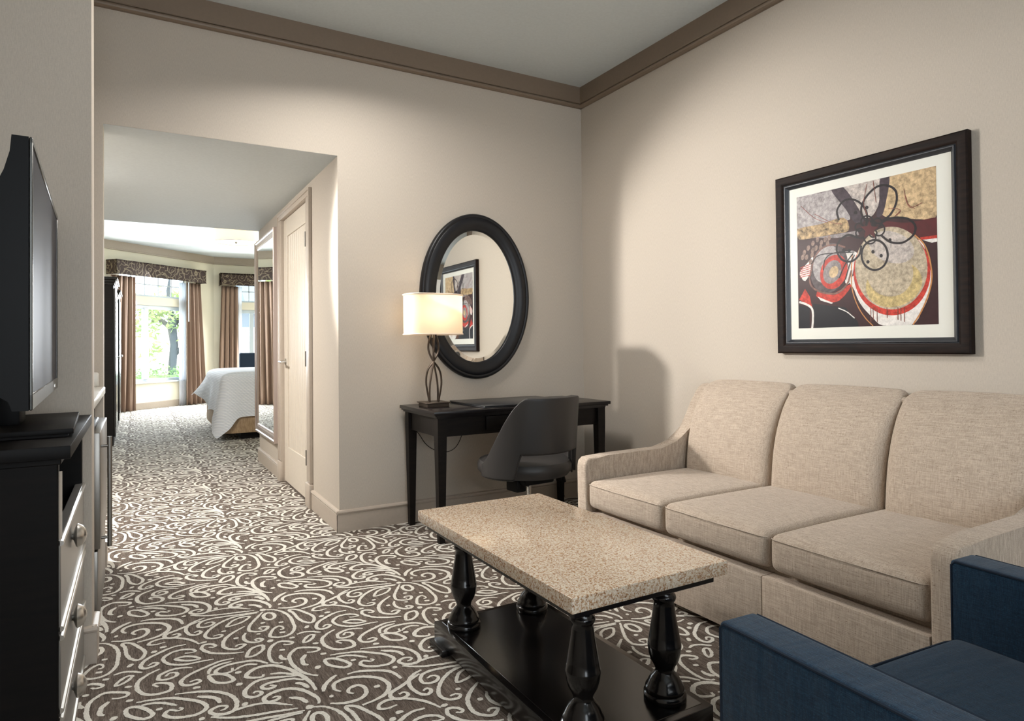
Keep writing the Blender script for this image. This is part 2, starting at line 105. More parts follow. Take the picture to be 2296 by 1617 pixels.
def prism(bm, pts, axis, a, b, bev=0, mi=0):
    # polygon pts in the plane across `axis` (x: (y,z), y: (x,z), z: (x,y)), extruded from a to b
    def P(p, t): return (t, p[0], p[1]) if axis == 'x' else ((p[0], t, p[1]) if axis == 'y' else (p[0], p[1], t))
    A = [bm.verts.new(P(p, a)) for p in pts]; B = [bm.verts.new(P(p, b)) for p in pts]; n = len(pts)
    fs = [bm.faces.new(A), bm.faces.new(B[::-1])]
    for i in range(n): fs.append(bm.faces.new((A[i], B[i], B[(i+1) % n], A[(i+1) % n])))
    for f in fs: f.material_index = mi
    if bev:
        es = [e for e in set(e for f in fs[:2] for e in f.edges)]
        bmesh.ops.bevel(bm, geom=es, offset=bev, segments=3, affect='EDGES', profile=.5)
    return fs
def lathe(bm, prof, c, n=32, mi=0, axis='z', sx=1, sy=1):
    rings = []
    for r, z in prof:
        ring = []
        for i in range(n):
            t = 2*PI*i/n; p = (r*math.cos(t)*sx, r*math.sin(t)*sy, z)
            if axis == 'x': p = (p[2], p[0], p[1])
            if axis == 'y': p = (p[0], p[2], p[1])
            ring.append(bm.verts.new((c[0]+p[0], c[1]+p[1], c[2]+p[2])))
        rings.append(ring)
    for a, b in zip(rings, rings[1:]):
        for i in range(n):
            f = bm.faces.new((a[i], a[(i+1) % n], b[(i+1) % n], b[i])); f.material_index = mi
    for ring in (rings[0], rings[-1]):
        f = bm.faces.new(ring); f.material_index = mi
def tube(bm, pts, rad, n=8, mi=0, flat=None):
    pts = [Vector(p) for p in pts]; m = len(pts); rings = []
    rr = rad if isinstance(rad, (list, tuple)) else [rad]*m
    prev = None
    for i, p in enumerate(pts):
        t = (pts[min(i+1, m-1)]-pts[max(i-1, 0)]).normalized()
        if prev is None:
            a = Vector((0, 0, 1)) if abs(t.z) < .9 else Vector((1, 0, 0)); x = t.cross(a).normalized()
        else: x = (prev-t*prev.dot(t)).normalized()
        prev = x; y = t.cross(x); k = flat or 1
        rings.append([bm.verts.new(p+(x*math.cos(2*PI*j/n)+y*k*math.sin(2*PI*j/n))*rr[i]) for j in range(n)])
    for a, b in zip(rings, rings[1:]):
        for j in range(n):
            f = bm.faces.new((a[j], a[(j+1) % n], b[(j+1) % n], b[j])); f.material_index = mi
    for ring in (rings[0], rings[-1]): bm.faces.new(ring).material_index = mi
def catmull(P, closed, step):
    P = [np.array(p, float) for p in P]; n = len(P); out = []
    if n == 2 and not closed: P = [P[0], (P[0]+P[1])/2, P[1]]; n = 3
    segs = n if closed else n-1
    for i in range(segs):
        p0 = P[(i-1) % n] if (closed or i > 0) else 2*P[0]-P[1]
        p1 = P[i]; p2 = P[(i+1) % n]
        p3 = P[(i+2) % n] if (closed or i+2 < n) else 2*P[-1]-P[-2]
        k = max(1, int(np.ceil(np.linalg.norm(p2-p1)/step)))
        for j in range(k):
            t = j/k
            out.append(.5*((2*p1)+(-p0+p2)*t+(2*p0-5*p1+4*p2-p3)*t*t+(-p0+3*p1-3*p2+p3)*t**3))
    if not closed: out.append(P[-1])
    return np.array(out)
def ribbon(pts, w, closed, taper=True, jit=0, rng=random):
    # 2D strip round a centre line -> left and right point lists
    n = len(pts); L, R = [], []
    for i in range(n):
        a = pts[(i-1) % n] if (closed or i > 0) else pts[0]; b = pts[(i+1) % n] if (closed or i < n-1) else pts[-1]
        t = b-a; l = np.linalg.norm(t) or 1; nrm = np.array([-t[1], t[0]])/l
        k = 1
        if taper and not closed:
            u = i/(n-1); k = .55+.45*min(1, min(u, 1-u)*5)
        h = w*k/2
        L.append(pts[i]+nrm*(h+rng.uniform(-jit, jit))); R.append(pts[i]-nrm*(h+rng.uniform(-jit, jit)))
    return L, R
def cushion(bm, lo, hi, r, puff=(0, 0, 0), n=9, xf=None, fn=None):
    c = [(a+b)/2 for a, b in zip(lo, hi)]; h = [(b-a)/2 for a, b in zip(lo, hi)]
    ax = []
    for a in range(3):
        e = [-h[a], -h[a]+r*.25, -h[a]+r*.55]; inner = list(np.linspace(-h[a]+r, h[a]-r, n)); ax.append(e+inner+[-x for x in e[::-1]])
    cache = {}
    def V(p):
        k = tuple(round(x, 6) for x in p)
        if k in cache: return cache[k]
        core = Vector([max(-(h[i]-r), min(h[i]-r, p[i])) for i in range(3)]); d = Vector(p)-core
        q = core+d.normalized()*r if d.length > 1e-9 else Vector(p)
        s = [q[i]/h[i] for i in range(3)]
        for a in range(3):
            if puff[a]:
                b_, c_ = [x for x in range(3) if x != a]
                q[a] += puff[a]*s[a]*max(0, 1-s[b_]**2)**.6*max(0, 1-s[c_]**2)**.6
        q = q+Vector(c)
        if fn: q = fn(q)
        if xf is not None: q = xf @ q
        cache[k] = bm.verts.new(q); return cache[k]
    for a in range(3):
        b_, c_ = [x for x in range(3) if x != a]
        for sg in (-1, 1):
            for i in range(len(ax[b_])-1):
                for j in range(len(ax[c_])-1):
                    q = []
                    for di, dj in ((0, 0), (1, 0), (1, 1), (0, 1)):
                        p = [0, 0, 0]; p[a] = sg*h[a]; p[b_] = ax[b_][i+di]; p[c_] = ax[c_][j+dj]; q.append(V(p))
                    if len(set(q)) == 4: bm.faces.new(q)
def grid(bm, fn, nu, nv, mi=0, wrap=False):
    g = [[bm.verts.new(fn(i/nu, j/nv)) for j in range(nv+1)] for i in range(nu+(0 if wrap else 1))]
    m = len(g)
    for i in range(nu):
        for j in range(nv):
            f = bm.faces.new((g[i][j], g[(i+1) % m][j], g[(i+1) % m][j+1], g[i][j+1])); f.material_index = mi
    return g

# ---------------------------------------------------------------- materials
def new_mat(name, col, rough=.6, metal=0, spec=.5):
    m = bpy.data.materials.new(name); m.use_nodes = True; b = m.node_tree.nodes['Principled BSDF']
    b.inputs['Base Color'].default_value = (*col, 1); b.inputs['Roughness'].default_value = rough
    b.inputs['Metallic'].default_value = metal; b.inputs['Specular IOR Level'].default_value = spec
    return m
class NT:
    def __init__(s, m): s.t = m.node_tree; s.b = s.t.nodes['Principled BSDF']; s.co = s.t.nodes.new('ShaderNodeTexCoord')
    def n(s, k, **kw):
        x = s.t.nodes.new('ShaderNode'+k)
        for a, v in kw.items(): setattr(x, a, v)
        return x
    def l(s, a, b): s.t.links.new(a, b)
    def mapping(s, scale, rot=(0, 0, 0)):
        x = s.n('Mapping'); x.inputs['Scale'].default_value = scale; x.inputs['Rotation'].default_value = rot
        s.l(s.co.outputs['Object'], x.inputs[0]); return x.outputs[0]
    def noise(s, vec, scale=1, detail=3, rough=.5):
        x = s.n('TexNoise'); x.inputs['Scale'].default_value = scale; x.inputs['Detail'].default_value = detail; x.inputs['Roughness'].default_value = rough
        s.l(vec, x.inputs['Vector']); return x.outputs['Fac']
    def ramp(s, fac, stops, interp='LINEAR'):
        x = s.n('ValToRGB'); x.color_ramp.interpolation = interp; e = x.color_ramp.elements
        while len(e) < len(stops): e.new(.5)
        for i, (p, c) in enumerate(stops): e[i].position = p; e[i].color = (*c, 1) if len(c) == 3 else c
        s.l(fac, x.inputs[0]); return x.outputs[0]
    def math(s, op, a, b=None, c=None):
        x = s.n('Math', operation=op)
        for i, v in enumerate((a, b, c)):
            if v is None: continue
            if isinstance(v, (int, float)): x.inputs[i].default_value = v
            else: s.l(v, x.inputs[i])
        return x.outputs[0]
    def mix(s, fac, a, b, blend='MIX'):
        x = s.n('Mix', data_type='RGBA', blend_type=blend)
        for i, v in ((0, fac), (6, a), (7, b)):
            if isinstance(v, (int, float)): x.inputs[i].default_value = v
            elif isinstance(v, tuple): x.inputs[i].default_value = (*v, 1)
            else: s.l(v, x.inputs[i])
        return x.outputs[2]
    def bump(s, h, strength=.3, dist=.002):
        x = s.n('Bump'); x.inputs['Strength'].default_value = strength; x.inputs['Distance'].default_value = dist
        s.l(h, x.inputs['Height']); s.l(x.outputs[0], s.b.inputs['Normal'])
    def col(s, c): s.l(c, s.b.inputs['Base Color'])
def sh(c, k): return tuple(min(1, x*k) for x in c)
def paper(name, col, amp=.10):        # fine vertical weave of the vinyl wallcovering
    m = new_mat(name, col, .75, spec=.3); t = NT(m)
    a = t.noise(t.mapping((520, 520, 60)), 1, 2); b = t.noise(t.mapping((140, 140, 420)), 1, 2)
    f = t.math('MULTIPLY_ADD', a, .65, t.math('MULTIPLY', b, .35))
    t.col(t.ramp(f, [(.3, sh(col, 1-amp)), (.7, sh(col, 1+amp))])); t.bump(f, .25, .001); return m
def paint(name, col, rough=.5):
    m = new_mat(name, col, rough); t = NT(m); f = t.noise(t.mapping((60, 60, 60)), 1, 3)
    t.col(t.ramp(f, [(.3, sh(col, .97)), (.7, sh(col, 1.03))])); t.bump(f, .08, .001); return m
def wood(name, c1, c2, rough=.3, sc=(6, 60, 60), spec=.5, coat=0):
    m = new_mat(name, c1, rough, spec=spec); t = NT(m); f = t.noise(t.mapping(sc), 1, 4, .6)
    t.col(t.ramp(f, [(.35, c1), (.7, c2)])); t.bump(f, .06, .001)
    m.node_tree.nodes['Principled BSDF'].inputs['Coat Weight'].default_value = coat
    m.node_tree.nodes['Principled BSDF'].inputs['Coat Roughness'].default_value = .12
    return m
def weave(name, c_lo, c_hi, speck, sc=1.0, rough=.95, sp=.62):
    m = new_mat(name, c_hi, rough, spec=.15); t = NT(m)
    h = t.noise(t.mapping((330*sc, 16*sc, 620*sc)), 1, 2, .6); v = t.noise(t.mapping((110*sc, 560*sc, 22*sc)), 1, 2, .6)
    f = t.math('ADD', t.math('MULTIPLY', h, .55), t.math('MULTIPLY', v, .45))
    c = t.ramp(f, [(.40, c_lo), (.60, c_hi)])
    k = t.noise(t.mapping((300*sc, 130*sc, 420*sc)), 1, 1); kk = t.ramp(k, [(sp+.06, (0, 0, 0)), (sp+.11, (1, 1, 1))])
    t.col(t.mix(kk, c, speck)); t.bump(f, .5, .002)
    w = t.noise(t.mapping((7, 30, 7)), 1, 2, .5); b2 = t.n('Bump'); b2.inputs['Strength'].default_value = .35; b2.inputs['Distance'].default_value = .012; t.l(w, b2.inputs['Height'])
    b1 = [n_ for n_ in t.t.nodes if n_.type == 'BUMP' and n_ != b2][0]; t.l(b2.outputs[0], b1.inputs['Normal']); t.b.inputs['Sheen Weight'].default_value = .15
    return m
MT = {}
MT['wall'] = paper('wallcovering_tan', (.50, .445, .38))
MT['wall_bed'] = paper('wallcovering_cream', (.68, .63, .50), .04)
MT['ceil'] = paint('ceiling_white', (.60, .645, .655), .8)
MT['crown'] = paint('crown_taupe', (.20, .148, .105), .5)
MT['crown_bed'] = paint('crown_taupe_bedroom', (.34, .28, .22), .5)
MT['trim'] = paint('trim_beige', (.45, .385, .32), .4)
MT['door'] = paint('door_beige', (.62, .555, .47), .4)
MT['black'] = wood('black_lacquer', (.006, .005, .0058), (.009, .007, .007), .26, spec=.35)
MT['dresser'] = wood('espresso_gloss', (.0055, .0048, .0048), (.0085, .0066, .006), .2, spec=.4, coat=.15)
MT['chest'] = wood('espresso_satin', (.0045, .004, .004), (.007, .0055, .005), .5, spec=.10)
MT['espresso'] = wood('espresso_wood', (.006, .0045, .0042), (.011, .008, .0065), .45, spec=.18)
MT['frame'] = wood('picture_frame_wood', (.008, .0055, .005), (.020, .011, .008), .48, (90, 7, 60), spec=.08)
MT['frame_in'] = new_mat('picture_frame_liner', (.035, .038, .045), .4, .3)
MT['ovalframe'] = new_mat('oval_frame_black', (.008, .008, .010), .4, spec=.35)
MT['mirror'] = new_mat('mirror_glass', (.93, .94, .91), .015, 1)
MT['steel'] = new_mat('brushed_steel', (.27, .255, .235), .4, 1)
MT['chrome'] = new_mat('chrome', (.7, .7, .7), .12, 1)
MT['nickel'] = new_mat('satin_nickel', (.62, .60, .57), .28, 1)
MT['drawer'] = new_mat('pewter_drawer_front', (.26, .25, .235), .34, .75)
t = NT(MT['drawer']); f_ = t.noise(t.mapping((30, 30, 400)), 1, 3); t.bump(f_, .2, .001)
MT['bronze'] = new_mat('aged_bronze', (.075, .055, .042), .4, .7)
MT['mframe'] = new_mat('bronze_mirror_frame', (.44, .36, .32), .33, .6)
MT['plastic'] = new_mat('black_plastic', (.004, .004, .0045), .45, spec=.12)
MT['bezel'] = new_mat('tv_bezel', (.10, .10, .095), .25, .6)
MT['screen'] = new_mat('tv_screen', (.026, .027, .036), .5, 0, .12)
MT['leather'] = new_mat('charcoal_leather', (.024, .022, .021), .45, spec=.4); t = NT(MT['leather']); f_ = t.noise(t.mapping((260, 260, 260)), 1, 2); t.bump(f_, .12, .001)
MT['pad'] = new_mat('desk_pad_leather', (.011, .012, .015), .3); t = NT(MT['pad']); f_ = t.noise(t.mapping((500, 500, 500)), 1, 2); t.bump(f_, .15, .001)
MT['linen'] = weave('oatmeal_linen', (.33, .265, .208), (.515, .43, .35), (.20, .14, .10), 1.1)
MT['blue'] = weave('navy_tweed', (.005, .018, .040), (.015, .048, .092), (.020, .065, .115), 2.2, .95, .56)
MT['bluepipe'] = new_mat('navy_piping', (.006, .016, .034), .9)
MT['shade'] = new_mat('lamp_shade_fabric', (.80, .73, .60), .8)
# translucent shade
def translucent(m, col, k=.5):
    nt = m.node_tree; b = nt.nodes['Principled BSDF']; out = nt.nodes['Material Output']
    tr = nt.nodes.new('ShaderNodeBsdfTranslucent'); tr.inputs[0].default_value = (*col, 1)
    mx = nt.nodes.new('ShaderNodeMixShader'); mx.inputs[0].default_value = k
    nt.links.new(b.outputs[0], mx.inputs[1]); nt.links.new(tr.outputs[0], mx.inputs[2]); nt.links.new(mx.outputs[0], out.inputs[0])
translucent(MT['shade'], (.90, .78, .60), .5)
MT['trimfab'] = new_mat('shade_trim', (.85, .74, .62), .8); translucent(MT['trimfab'], (.9, .75, .6), .25)
MT['glow'] = new_mat('frosted_glass_glow', (.9, .85, .75), .5)
b_ = MT['glow'].node_tree.nodes['Principled BSDF']; b_.inputs['Emission Color'].default_value = (1, .84, .6, 1); b_.inputs['Emission Strength'].default_value = 1.1
MT['curtain'] = new_mat('mocha_curtain', (.25, .168, .122), .75, spec=.2); t = NT(MT['curtain']); f_ = t.noise(t.mapping((400, 400, 400)), 1, 2); t.bump(f_, .1, .001)
MT['sheer'] = new_mat('white_sheer', (.92, .93, .95), .8); translucent(MT['sheer'], (.95, .96, 1), .6)
MT['white'] = paint('white_vinyl', (.80, .83, .85), .35)
MT['vinyl'] = new_mat('window_vinyl', (.50, .56, .60), .4)  # white vinyl with its backlit grey-blue shade put into the colour
MT['counter'] = new_mat('cultured_marble', (.62, .60, .55), .3)
MT['skirt'] = new_mat('gold_bedskirt', (.36, .24, .14), .6); t = NT(MT['skirt']); f_ = t.noise(t.mapping((60, 60, 18)), 1, 3); t.col(t.ramp(f_, [(.3, (.28, .18, .10)), (.7, (.44, .31, .19))])); t.bump(f_, .4, .004)
MT['navy'] = new_mat('bedroom_navy', (.010, .024, .048), .8)
# quilted bedspread
m = new_mat('white_waffle_coverlet', (.78, .80, .84), .85); t = NT(m); MT['quilt'] = m
w1 = t.n('TexWave', wave_type='BANDS', bands_direction='Z'); w1.inputs['Scale'].default_value = 17; w1.inputs['Distortion'].default_value = .3; t.l(t.co.outputs['Object'], w1.inputs[0])
w2 = t.n('TexWave', wave_type='BANDS', bands_direction='DIAGONAL'); w2.inputs['Scale'].default_value = 15; t.l(t.co.outputs['Object'], w2.inputs[0])
q = t.math('MULTIPLY', w1.outputs['Fac'], w2.outputs['Fac']); t.bump(q, .45, .008); t.col(t.ramp(q, [(0, (.66, .69, .75)), (.5, (.80, .82, .86))]))
# granite table top
m = new_mat('speckled_granite', (.6, .45, .3), .16, spec=.5); t = NT(m); MT['granite'] = m
n1 = t.noise(t.mapping((150, 150, 150)), 1, 4, .65); n2 = t.noise(t.mapping((230, 230, 230)), 1, 2)
c = t.ramp(n1, [(.42, (.72, .61, .47)), (.50, (.60, .45, .31)), (.56, (.46, .26, .13)), (.68, (.25, .12, .06))])
c = t.mix(t.ramp(n2, [(.50, (0, 0, 0)), (.66, (1, 1, 1))]), c, (.80, .74, .65)); t.col(c)
# carpet
m = new_mat('carpet_brown_pile', (.13, .095, .07), .95, spec=.1); t = NT(m); MT['carpet'] = m
r1 = t.noise(t.mapping((330, 30, 1)), 1, 2, .6); r0 = t.noise(t.mapping((90, 6, 1)), 1, 2, .5); n2 = t.noise(t.mapping((260, 260, 1)), 1, 2)
f = t.math('ADD', t.math('MULTIPLY', r1, .45), t.math('ADD', t.math('MULTIPLY', r0, .3), t.math('MULTIPLY', n2, .25)))
t.col(t.ramp(f, [(.38, (.058, .045, .037)), (.5, (.125, .099, .081)), (.62, (.225, .183, .155))])); t.bump(f, .8, .004)
m = new_mat('carpet_ivory_scroll', (.62, .58, .50), .95, spec=.1); t = NT(m); MT['scroll'] = m
f = t.noise(t.mapping((240, 240, 240)), 1, 3, .6); t.col(t.ramp(f, [(.3, (.60, .565, .50)), (.65, (.80, .77, .70))])); t.bump(f, .8, .004)
# valance fabric with overlapping rings
m = new_mat('valance_circles', (.04, .028, .022), .8, spec=.2); t = NT(m); MT['valance'] = m
def rings(scale, seed):
    mp = t.n('Mapping'); mp.inputs['Scale'].default_value = (scale, scale, scale*.9); mp.inputs['Location'].default_value = (seed, seed*.7, seed*1.3); t.l(t.co.outputs['Object'], mp.inputs[0])
    v = t.n('TexVoronoi', feature='F1'); v.inputs['Scale'].default_value = 1; v.inputs['Randomness'].default_value = .75; t.l(mp.outputs[0], v.inputs['Vector'])
    d = v.outputs['Distance']; a = t.math('ABSOLUTE', t.math('SUBTRACT', t.math('FRACT', t.math('MULTIPLY', d, 3.4)), .5))
    return t.math('LESS_THAN', a, .07)
c = t.math('MAXIMUM', rings(6.6, 0), rings(4.8, 3.3)); t.col(t.mix(c, (.040, .026, .021), (.17, .135, .09)))
# outside
m = new_mat('stacked_stone', (.75, .70, .62), .9); t = NT(m); MT['stone'] = m
br = t.n('TexBrick'); br.inputs['Scale'].default_value = 1; br.inputs['Brick Width'].default_value = .42; br.inputs['Row Height'].default_value = .11; br.inputs['Mortar Size'].default_value = .012
br.inputs['Color1'].default_value = (.80, .76, .70, 1); br.inputs['Color2'].default_value = (.66, .60, .52, 1); br.inputs['Mortar'].default_value = (.42, .38, .33, 1)
mp = t.n('Mapping'); mp.inputs['Rotation'].default_value = (PI/2, 0, 0); t.l(t.co.outputs['Object'], mp.inputs[0]); t.l(mp.outputs[0], br.inputs[0]); t.col(br.outputs['Color'])
MT['bark'] = new_mat('tree_bark', (.045, .05, .055), .9)
MT['leaf'] = new_mat('sunlit_leaf', (.27, .36, .11), .6); translucent(MT['leaf'], (.36, .46, .16), .4)  # yellow-green leaf, lightened in colour to stand in for haze
MT['hedge'] = new_mat('hedge_leaf', (.16, .30, .08), .7)
MT['ground'] = new_mat('garden_ground', (.35, .33, .28), .95)
MT['house'] = new_mat('grey_house', (.12, .14, .17), .8)
m = new_mat('window_glass', (.9, .97, 1), 0); MT['glass'] = m
nt = m.node_tree; tr = nt.nodes.new('ShaderNodeBsdfTransparent'); gl = nt.nodes.new('ShaderNodeBsdfGlossy'); gl.inputs['Roughness'].default_value = .02
mx = nt.nodes.new('ShaderNodeMixShader'); mx.inputs[0].default_value = .05; tr.inputs[0].default_value = (.93, .98, 1, 1)
nt.links.new(tr.outputs[0], mx.inputs[1]); nt.links.new(gl.outputs[0], mx.inputs[2]); nt.links.new(mx.outputs[0], nt.nodes['Material Output'].inputs[0])
# ---------------------------------------------------------------- the shell
CZ, PZ = 2.987, 2.245           # ceilings: rooms, passage
XA, XB = -1.804, -2.994         # right and left edge of the opening in the back wall
XL, YS, YB = -3.6, -1.135, -5.95
PD = 2.87                       # passage depth
# carpet: base pile plus the woven scrolls, one mesh
def build_floor():
    V = [(-5.1, -6.1, 0), (1.0, -6.1, 0), (1.0, 11.0, 0), (-5.1, 11.0, 0)]; Fc = [(0, 1, 2, 3)]; MI = [0]
    rng = random.Random(3); AX, AY, TX, TY = -2.369, -1.045, .600, .850
    def cell(step, jit, k):
        cv, cf, cz = [], [], []
        for w, closed, pts in CARPET:
            P = catmull([(x/1000, y/1000) for x, y in pts], closed, step); zz = .0008+.00002*(len(cz) % 40); cz.append(1)
            L, R = ribbon(P, w/1000*k, closed, True, jit, rng); b = len(cv); n = len(P)
            for a, c in zip(L, R): cv += [(a[0], a[1], zz), (c[0], c[1], zz)]
            for i in range(n if closed else n-1):
                j = (i+1) % n; cf.append((b+2*i, b+2*j, b+2*j+1, b+2*i+1))
        return np.array(cv), np.array(cf)
    near, mid_, far = cell(.008, .0012, 1.1), cell(.014, .0008, 1.22), cell(.02, .0, 1.4)  # farther scrolls drawn wider to imitate bloom on the pale pile
    vs_, fs_, base = [np.array(V, float)], [], 4
    for i in range(-5, 6):
        for j in range(-5, 15):
            ox, oy = AX+i*TX, AY+j*TY
            if ox > .5 or ox < -4.9 or oy < -3.4 or oy > 11.2: continue
            if oy > 3.9 and (ox < -3.9 or ox > .3): continue
            cv, cf = near if oy < -.3 else (mid_ if oy < 3 else far)
            v3 = np.zeros((len(cv), 3)); v3[:, 0] = cv[:, 0]+ox; v3[:, 1] = cv[:, 1]+oy; v3[:, 2] = cv[:, 2]
            keep = np.ones(len(cf), bool); mid = v3[cf].mean(1)
            keep &= (mid[:, 0] < -.02) | (mid[:, 1] > 3); keep &= mid[:, 1] < 10.74
            # stay out from under the walls
            keep &= ~((mid[:, 0] > XA+.005) & (mid[:, 1] > -.005) & (mid[:, 1] < PD)); keep &= ~((mid[:, 0] < XB) & (mid[:, 1] > 0) & (mid[:, 1] < .12))
            keep &= ~((mid[:, 0] < -2.985) & (mid[:, 1] > YS) & (mid[:, 1] < -1.0)); keep &= ~((mid[:, 0] < XL) & (mid[:, 1] < .1))
            vs_.append(v3); fs_.append(cf[keep]+base); base += len(cv)
    Vv = np.concatenate(vs_); Ff = np.concatenate(fs_)
    me = bpy.data.meshes.new('floor'); me.from_pydata(Vv.tolist(), [], Fc+Ff.tolist())
    me.materials.append(MT['carpet']); me.materials.append(MT['scroll'])
    mi = np.ones(len(me.polygons), dtype=np.int32); mi[0] = 0; me.polygons.foreach_set('material_index', mi)
    me.update(); o = bpy.data.objects.new('floor', me); COL.objects.link(o); o['kind'] = 'structure'
    # faces up
    nz = np.zeros(len(me.polygons)*3); me.polygons.foreach_get('normal', nz)
    if (nz.reshape(-1, 3)[:, 2] < 0).any():
        bm = NB(); bm.from_mesh(me)
        bmesh.ops.reverse_faces(bm, faces=[f for f in bm.faces if f.normal.z < 0]); bm.to_mesh(me); bm.free()
build_floor()

b = NB(); box(b, (XA, 0, 0), (0, .12, 3.1)); box(b, (XB, 0, PZ+.001), (XA, .12, 3.1)); box(b, (-5.1, 0, 0), (XB, .12, 3.1)); struct('wall_back', b, MT['wall'])
b = NB(); box(b, (0, YB, 0), (.12, .12, 3.1)); struct('wall_right', b, MT['wall'])
b = NB(); box(b, (XL-.12, YB, 0), (XL, 0, 3.1)); struct('wall_left', b, MT['wall'])
b = NB(); box(b, (XL, YS, 0), (-2.985, -1.0, 3.1), .004, 2); struct('wall_stub', b, MT['wall'])
b = NB(); box(b, (XL, YB-.12, 0), (-3.3, YB, 3.1)); box(b, (-1.1, YB-.12, 0), (.12, YB, 3.1)); box(b, (-3.3, YB-.12, 0), (-1.1, YB, .6)); box(b, (-3.3, YB-.12, 2.4), (-1.1, YB, 3.1)); struct('wall_front', b, MT['wall'])
b = NB(); box(b, (-3.75, YB-.12, CZ), (.12, .12, 3.1)); struct('ceiling', b, MT['ceil'])
DY0, DY1, DZ = .77, 1.70, 2.15
b = NB(); box(b, (XA, .12, 0), (XA+.12, DY0, 3.1)); box(b, (XA, DY1, 0), (XA+.12, PD, 3.1)); box(b, (XA, DY0, DZ), (XA+.12, DY1, 3.1)); struct('wall_passage', b, MT['wall'])
b = NB(); box(b, (-5.1, .12, PZ), (XA, PD, PZ+.1)); box(b, (XB, .003, PZ-.0005), (XA, .13, PZ+.003)); struct('ceiling_passage', b, MT['ceil'])
b = NB(); box(b, (-5.1, .0, 0), (-5.0, PD, 2.4)); box(b, (-5.1, PD, 0), (-3.75, PD+.1, 3.1)); struct('wall_vestibule', b, MT['wall'])
b = NB(); box(b, (-3.9, PD-.1, PZ+.002), (1.0, PD, 3.1)); box(b, (XA+.12, PD-.1, 0), (1.0, PD, PZ)); struct('wall_bedroom_near', b, MT['wall_bed'])
b = NB(); box(b, (-3.87, PD+.1, 0), (-3.75, 9.2, 3.1)); struct('wall_bedroom_left', b, MT['wall_bed'])
b = NB(); box(b, (.62, PD, 0), (.74, 10.9, 3.1)); struct('wall_bedroom_right', b, MT['wall_bed'])
b = NB(); prism(b, [(-3.87, PD), (.74, PD), (.74, 10.9), (-1.5, 10.9), (-3.87, 8.9)], 'z', CZ, 3.1); struct('ceiling_bedroom', b, MT['ceil'])

def along(p, q, nrm):            # frame: x along p->q, y out of the wall (nrm), z up
    p, q = Vector((*p, 0)), Vector((*q, 0)); d = (q-p); L = d.length; d.normalize(); n = Vector((*nrm, 0))
    m = Matrix((d, n, Vector((0, 0, 1)))).transposed().to_4x4(); m.translation = p; return m, L
def baseboard(name, segs, mat):
    b = NB()
    for p, q, n, e0, e1 in segs:
        m, L = along(p, q, n)
        prism_xf(b, [(0, 0), (.015, 0), (.015, .104), (.012, .108), (.019, .112), (.021, .119), (.017, .127), (.004, .131), (0, .131)], -e0, L+e1, m)
    struct(name, b, mat, ang=30)
def prism_xf(bm, pts, a, b, m):  # profile (out, up) swept along local x
    A = [bm.verts.new(m @ Vector((a, p[0], p[1]))) for p in pts]; B = [bm.verts.new(m @ Vector((b, p[0], p[1]))) for p in pts]; n = len(pts)
    bm.faces.new(A); bm.faces.new(B[::-1])
    for i in range(n): bm.faces.new((A[i], B[i], B[(i+1) % n], A[(i+1) % n]))
baseboard('baseboard_back', [((XA, 0), (0, 0), (0, -1), .015, 0)], MT['trim'])
baseboard('baseboard_right', [((0, 0), (0, YB), (-1, 0), 0, 0)], MT['trim'])
baseboard('baseboard_passage', [((XA, 0), (XA, .645), (-1, 0), .013, 0), ((XA, 1.81), (XA, PD), (-1, 0), 0, .015)], MT['trim'])
baseboard('baseboard_stub', [((XL, YS), (-2.985, YS), (0, -1), 0, .015), ((-2.985, YS), (-2.985, -1.0), (1, 0), .013, 0)], MT['trim'])
baseboard('baseboard_jamb', [((XB, 0), (XB, .12), (1, 0), 0, 0)], MT['trim'])
CP = [(0, 2.837), (.018, 2.837), (.030, 2.843), (.033, 2.851), (.030, 2.859), (.020, 2.863), (.016, 2.866), (.024, 2.868), (.027, 2.872), (.027, CZ), (0, CZ)]
def crown(name, segs, mat):
    b = NB()
    for p, q, n in segs:
        m, L = along(p, q, n); prism_xf(b, CP, 0, L, m)
    struct(name, b, mat, ang=25)
crown('trim_crown_back', [((-3.6, 0), (0, 0), (0, -1))], MT['crown']); crown('trim_crown_right', [((0, 0), (0, YB), (-1, 0))], MT['crown'])

# ---------------------------------------------------------------- bedroom window walls
K = Vector((-1.465, 10.75, 0)); D1 = Vector((-.765, -.644, 0)).normalized(); N1 = Vector((.644, -.765, 0)).normalized()
F1 = Matrix((D1, -N1, Vector((0, 0, 1)))).transposed().to_4x4(); F1.translation = K      # x along the wall, y outwards, z up
F2 = Matrix(((1, 0, 0), (0, 1, 0), (0, 0, 1))).transposed().to_4x4(); F2.translation = K
Z0, Z1, Z2, Z3 = .50, 1.905, 2.06, 2.52
def wall_with_window(name, F, L, s0, s1):
    b = NB()
    for lo, hi in (((0, 0, 0), (s0, .15, 3.1)), ((s1, 0, 0), (L, .15, 3.1)), ((s0, 0, 0), (s1, .15, Z0)), ((s0, 0, Z1), (s1, .15, Z2)), ((s0, 0, Z3), (s1, .15, 3.1))): box(b, lo, hi, xf=F)
    struct(name, b, MT['wall_bed'])
wall_with_window('wall_bay_left', F1, 3.02, .70, 2.15)
wall_with_window('wall_bay_right', F2, 2.1, .40, 1.85)
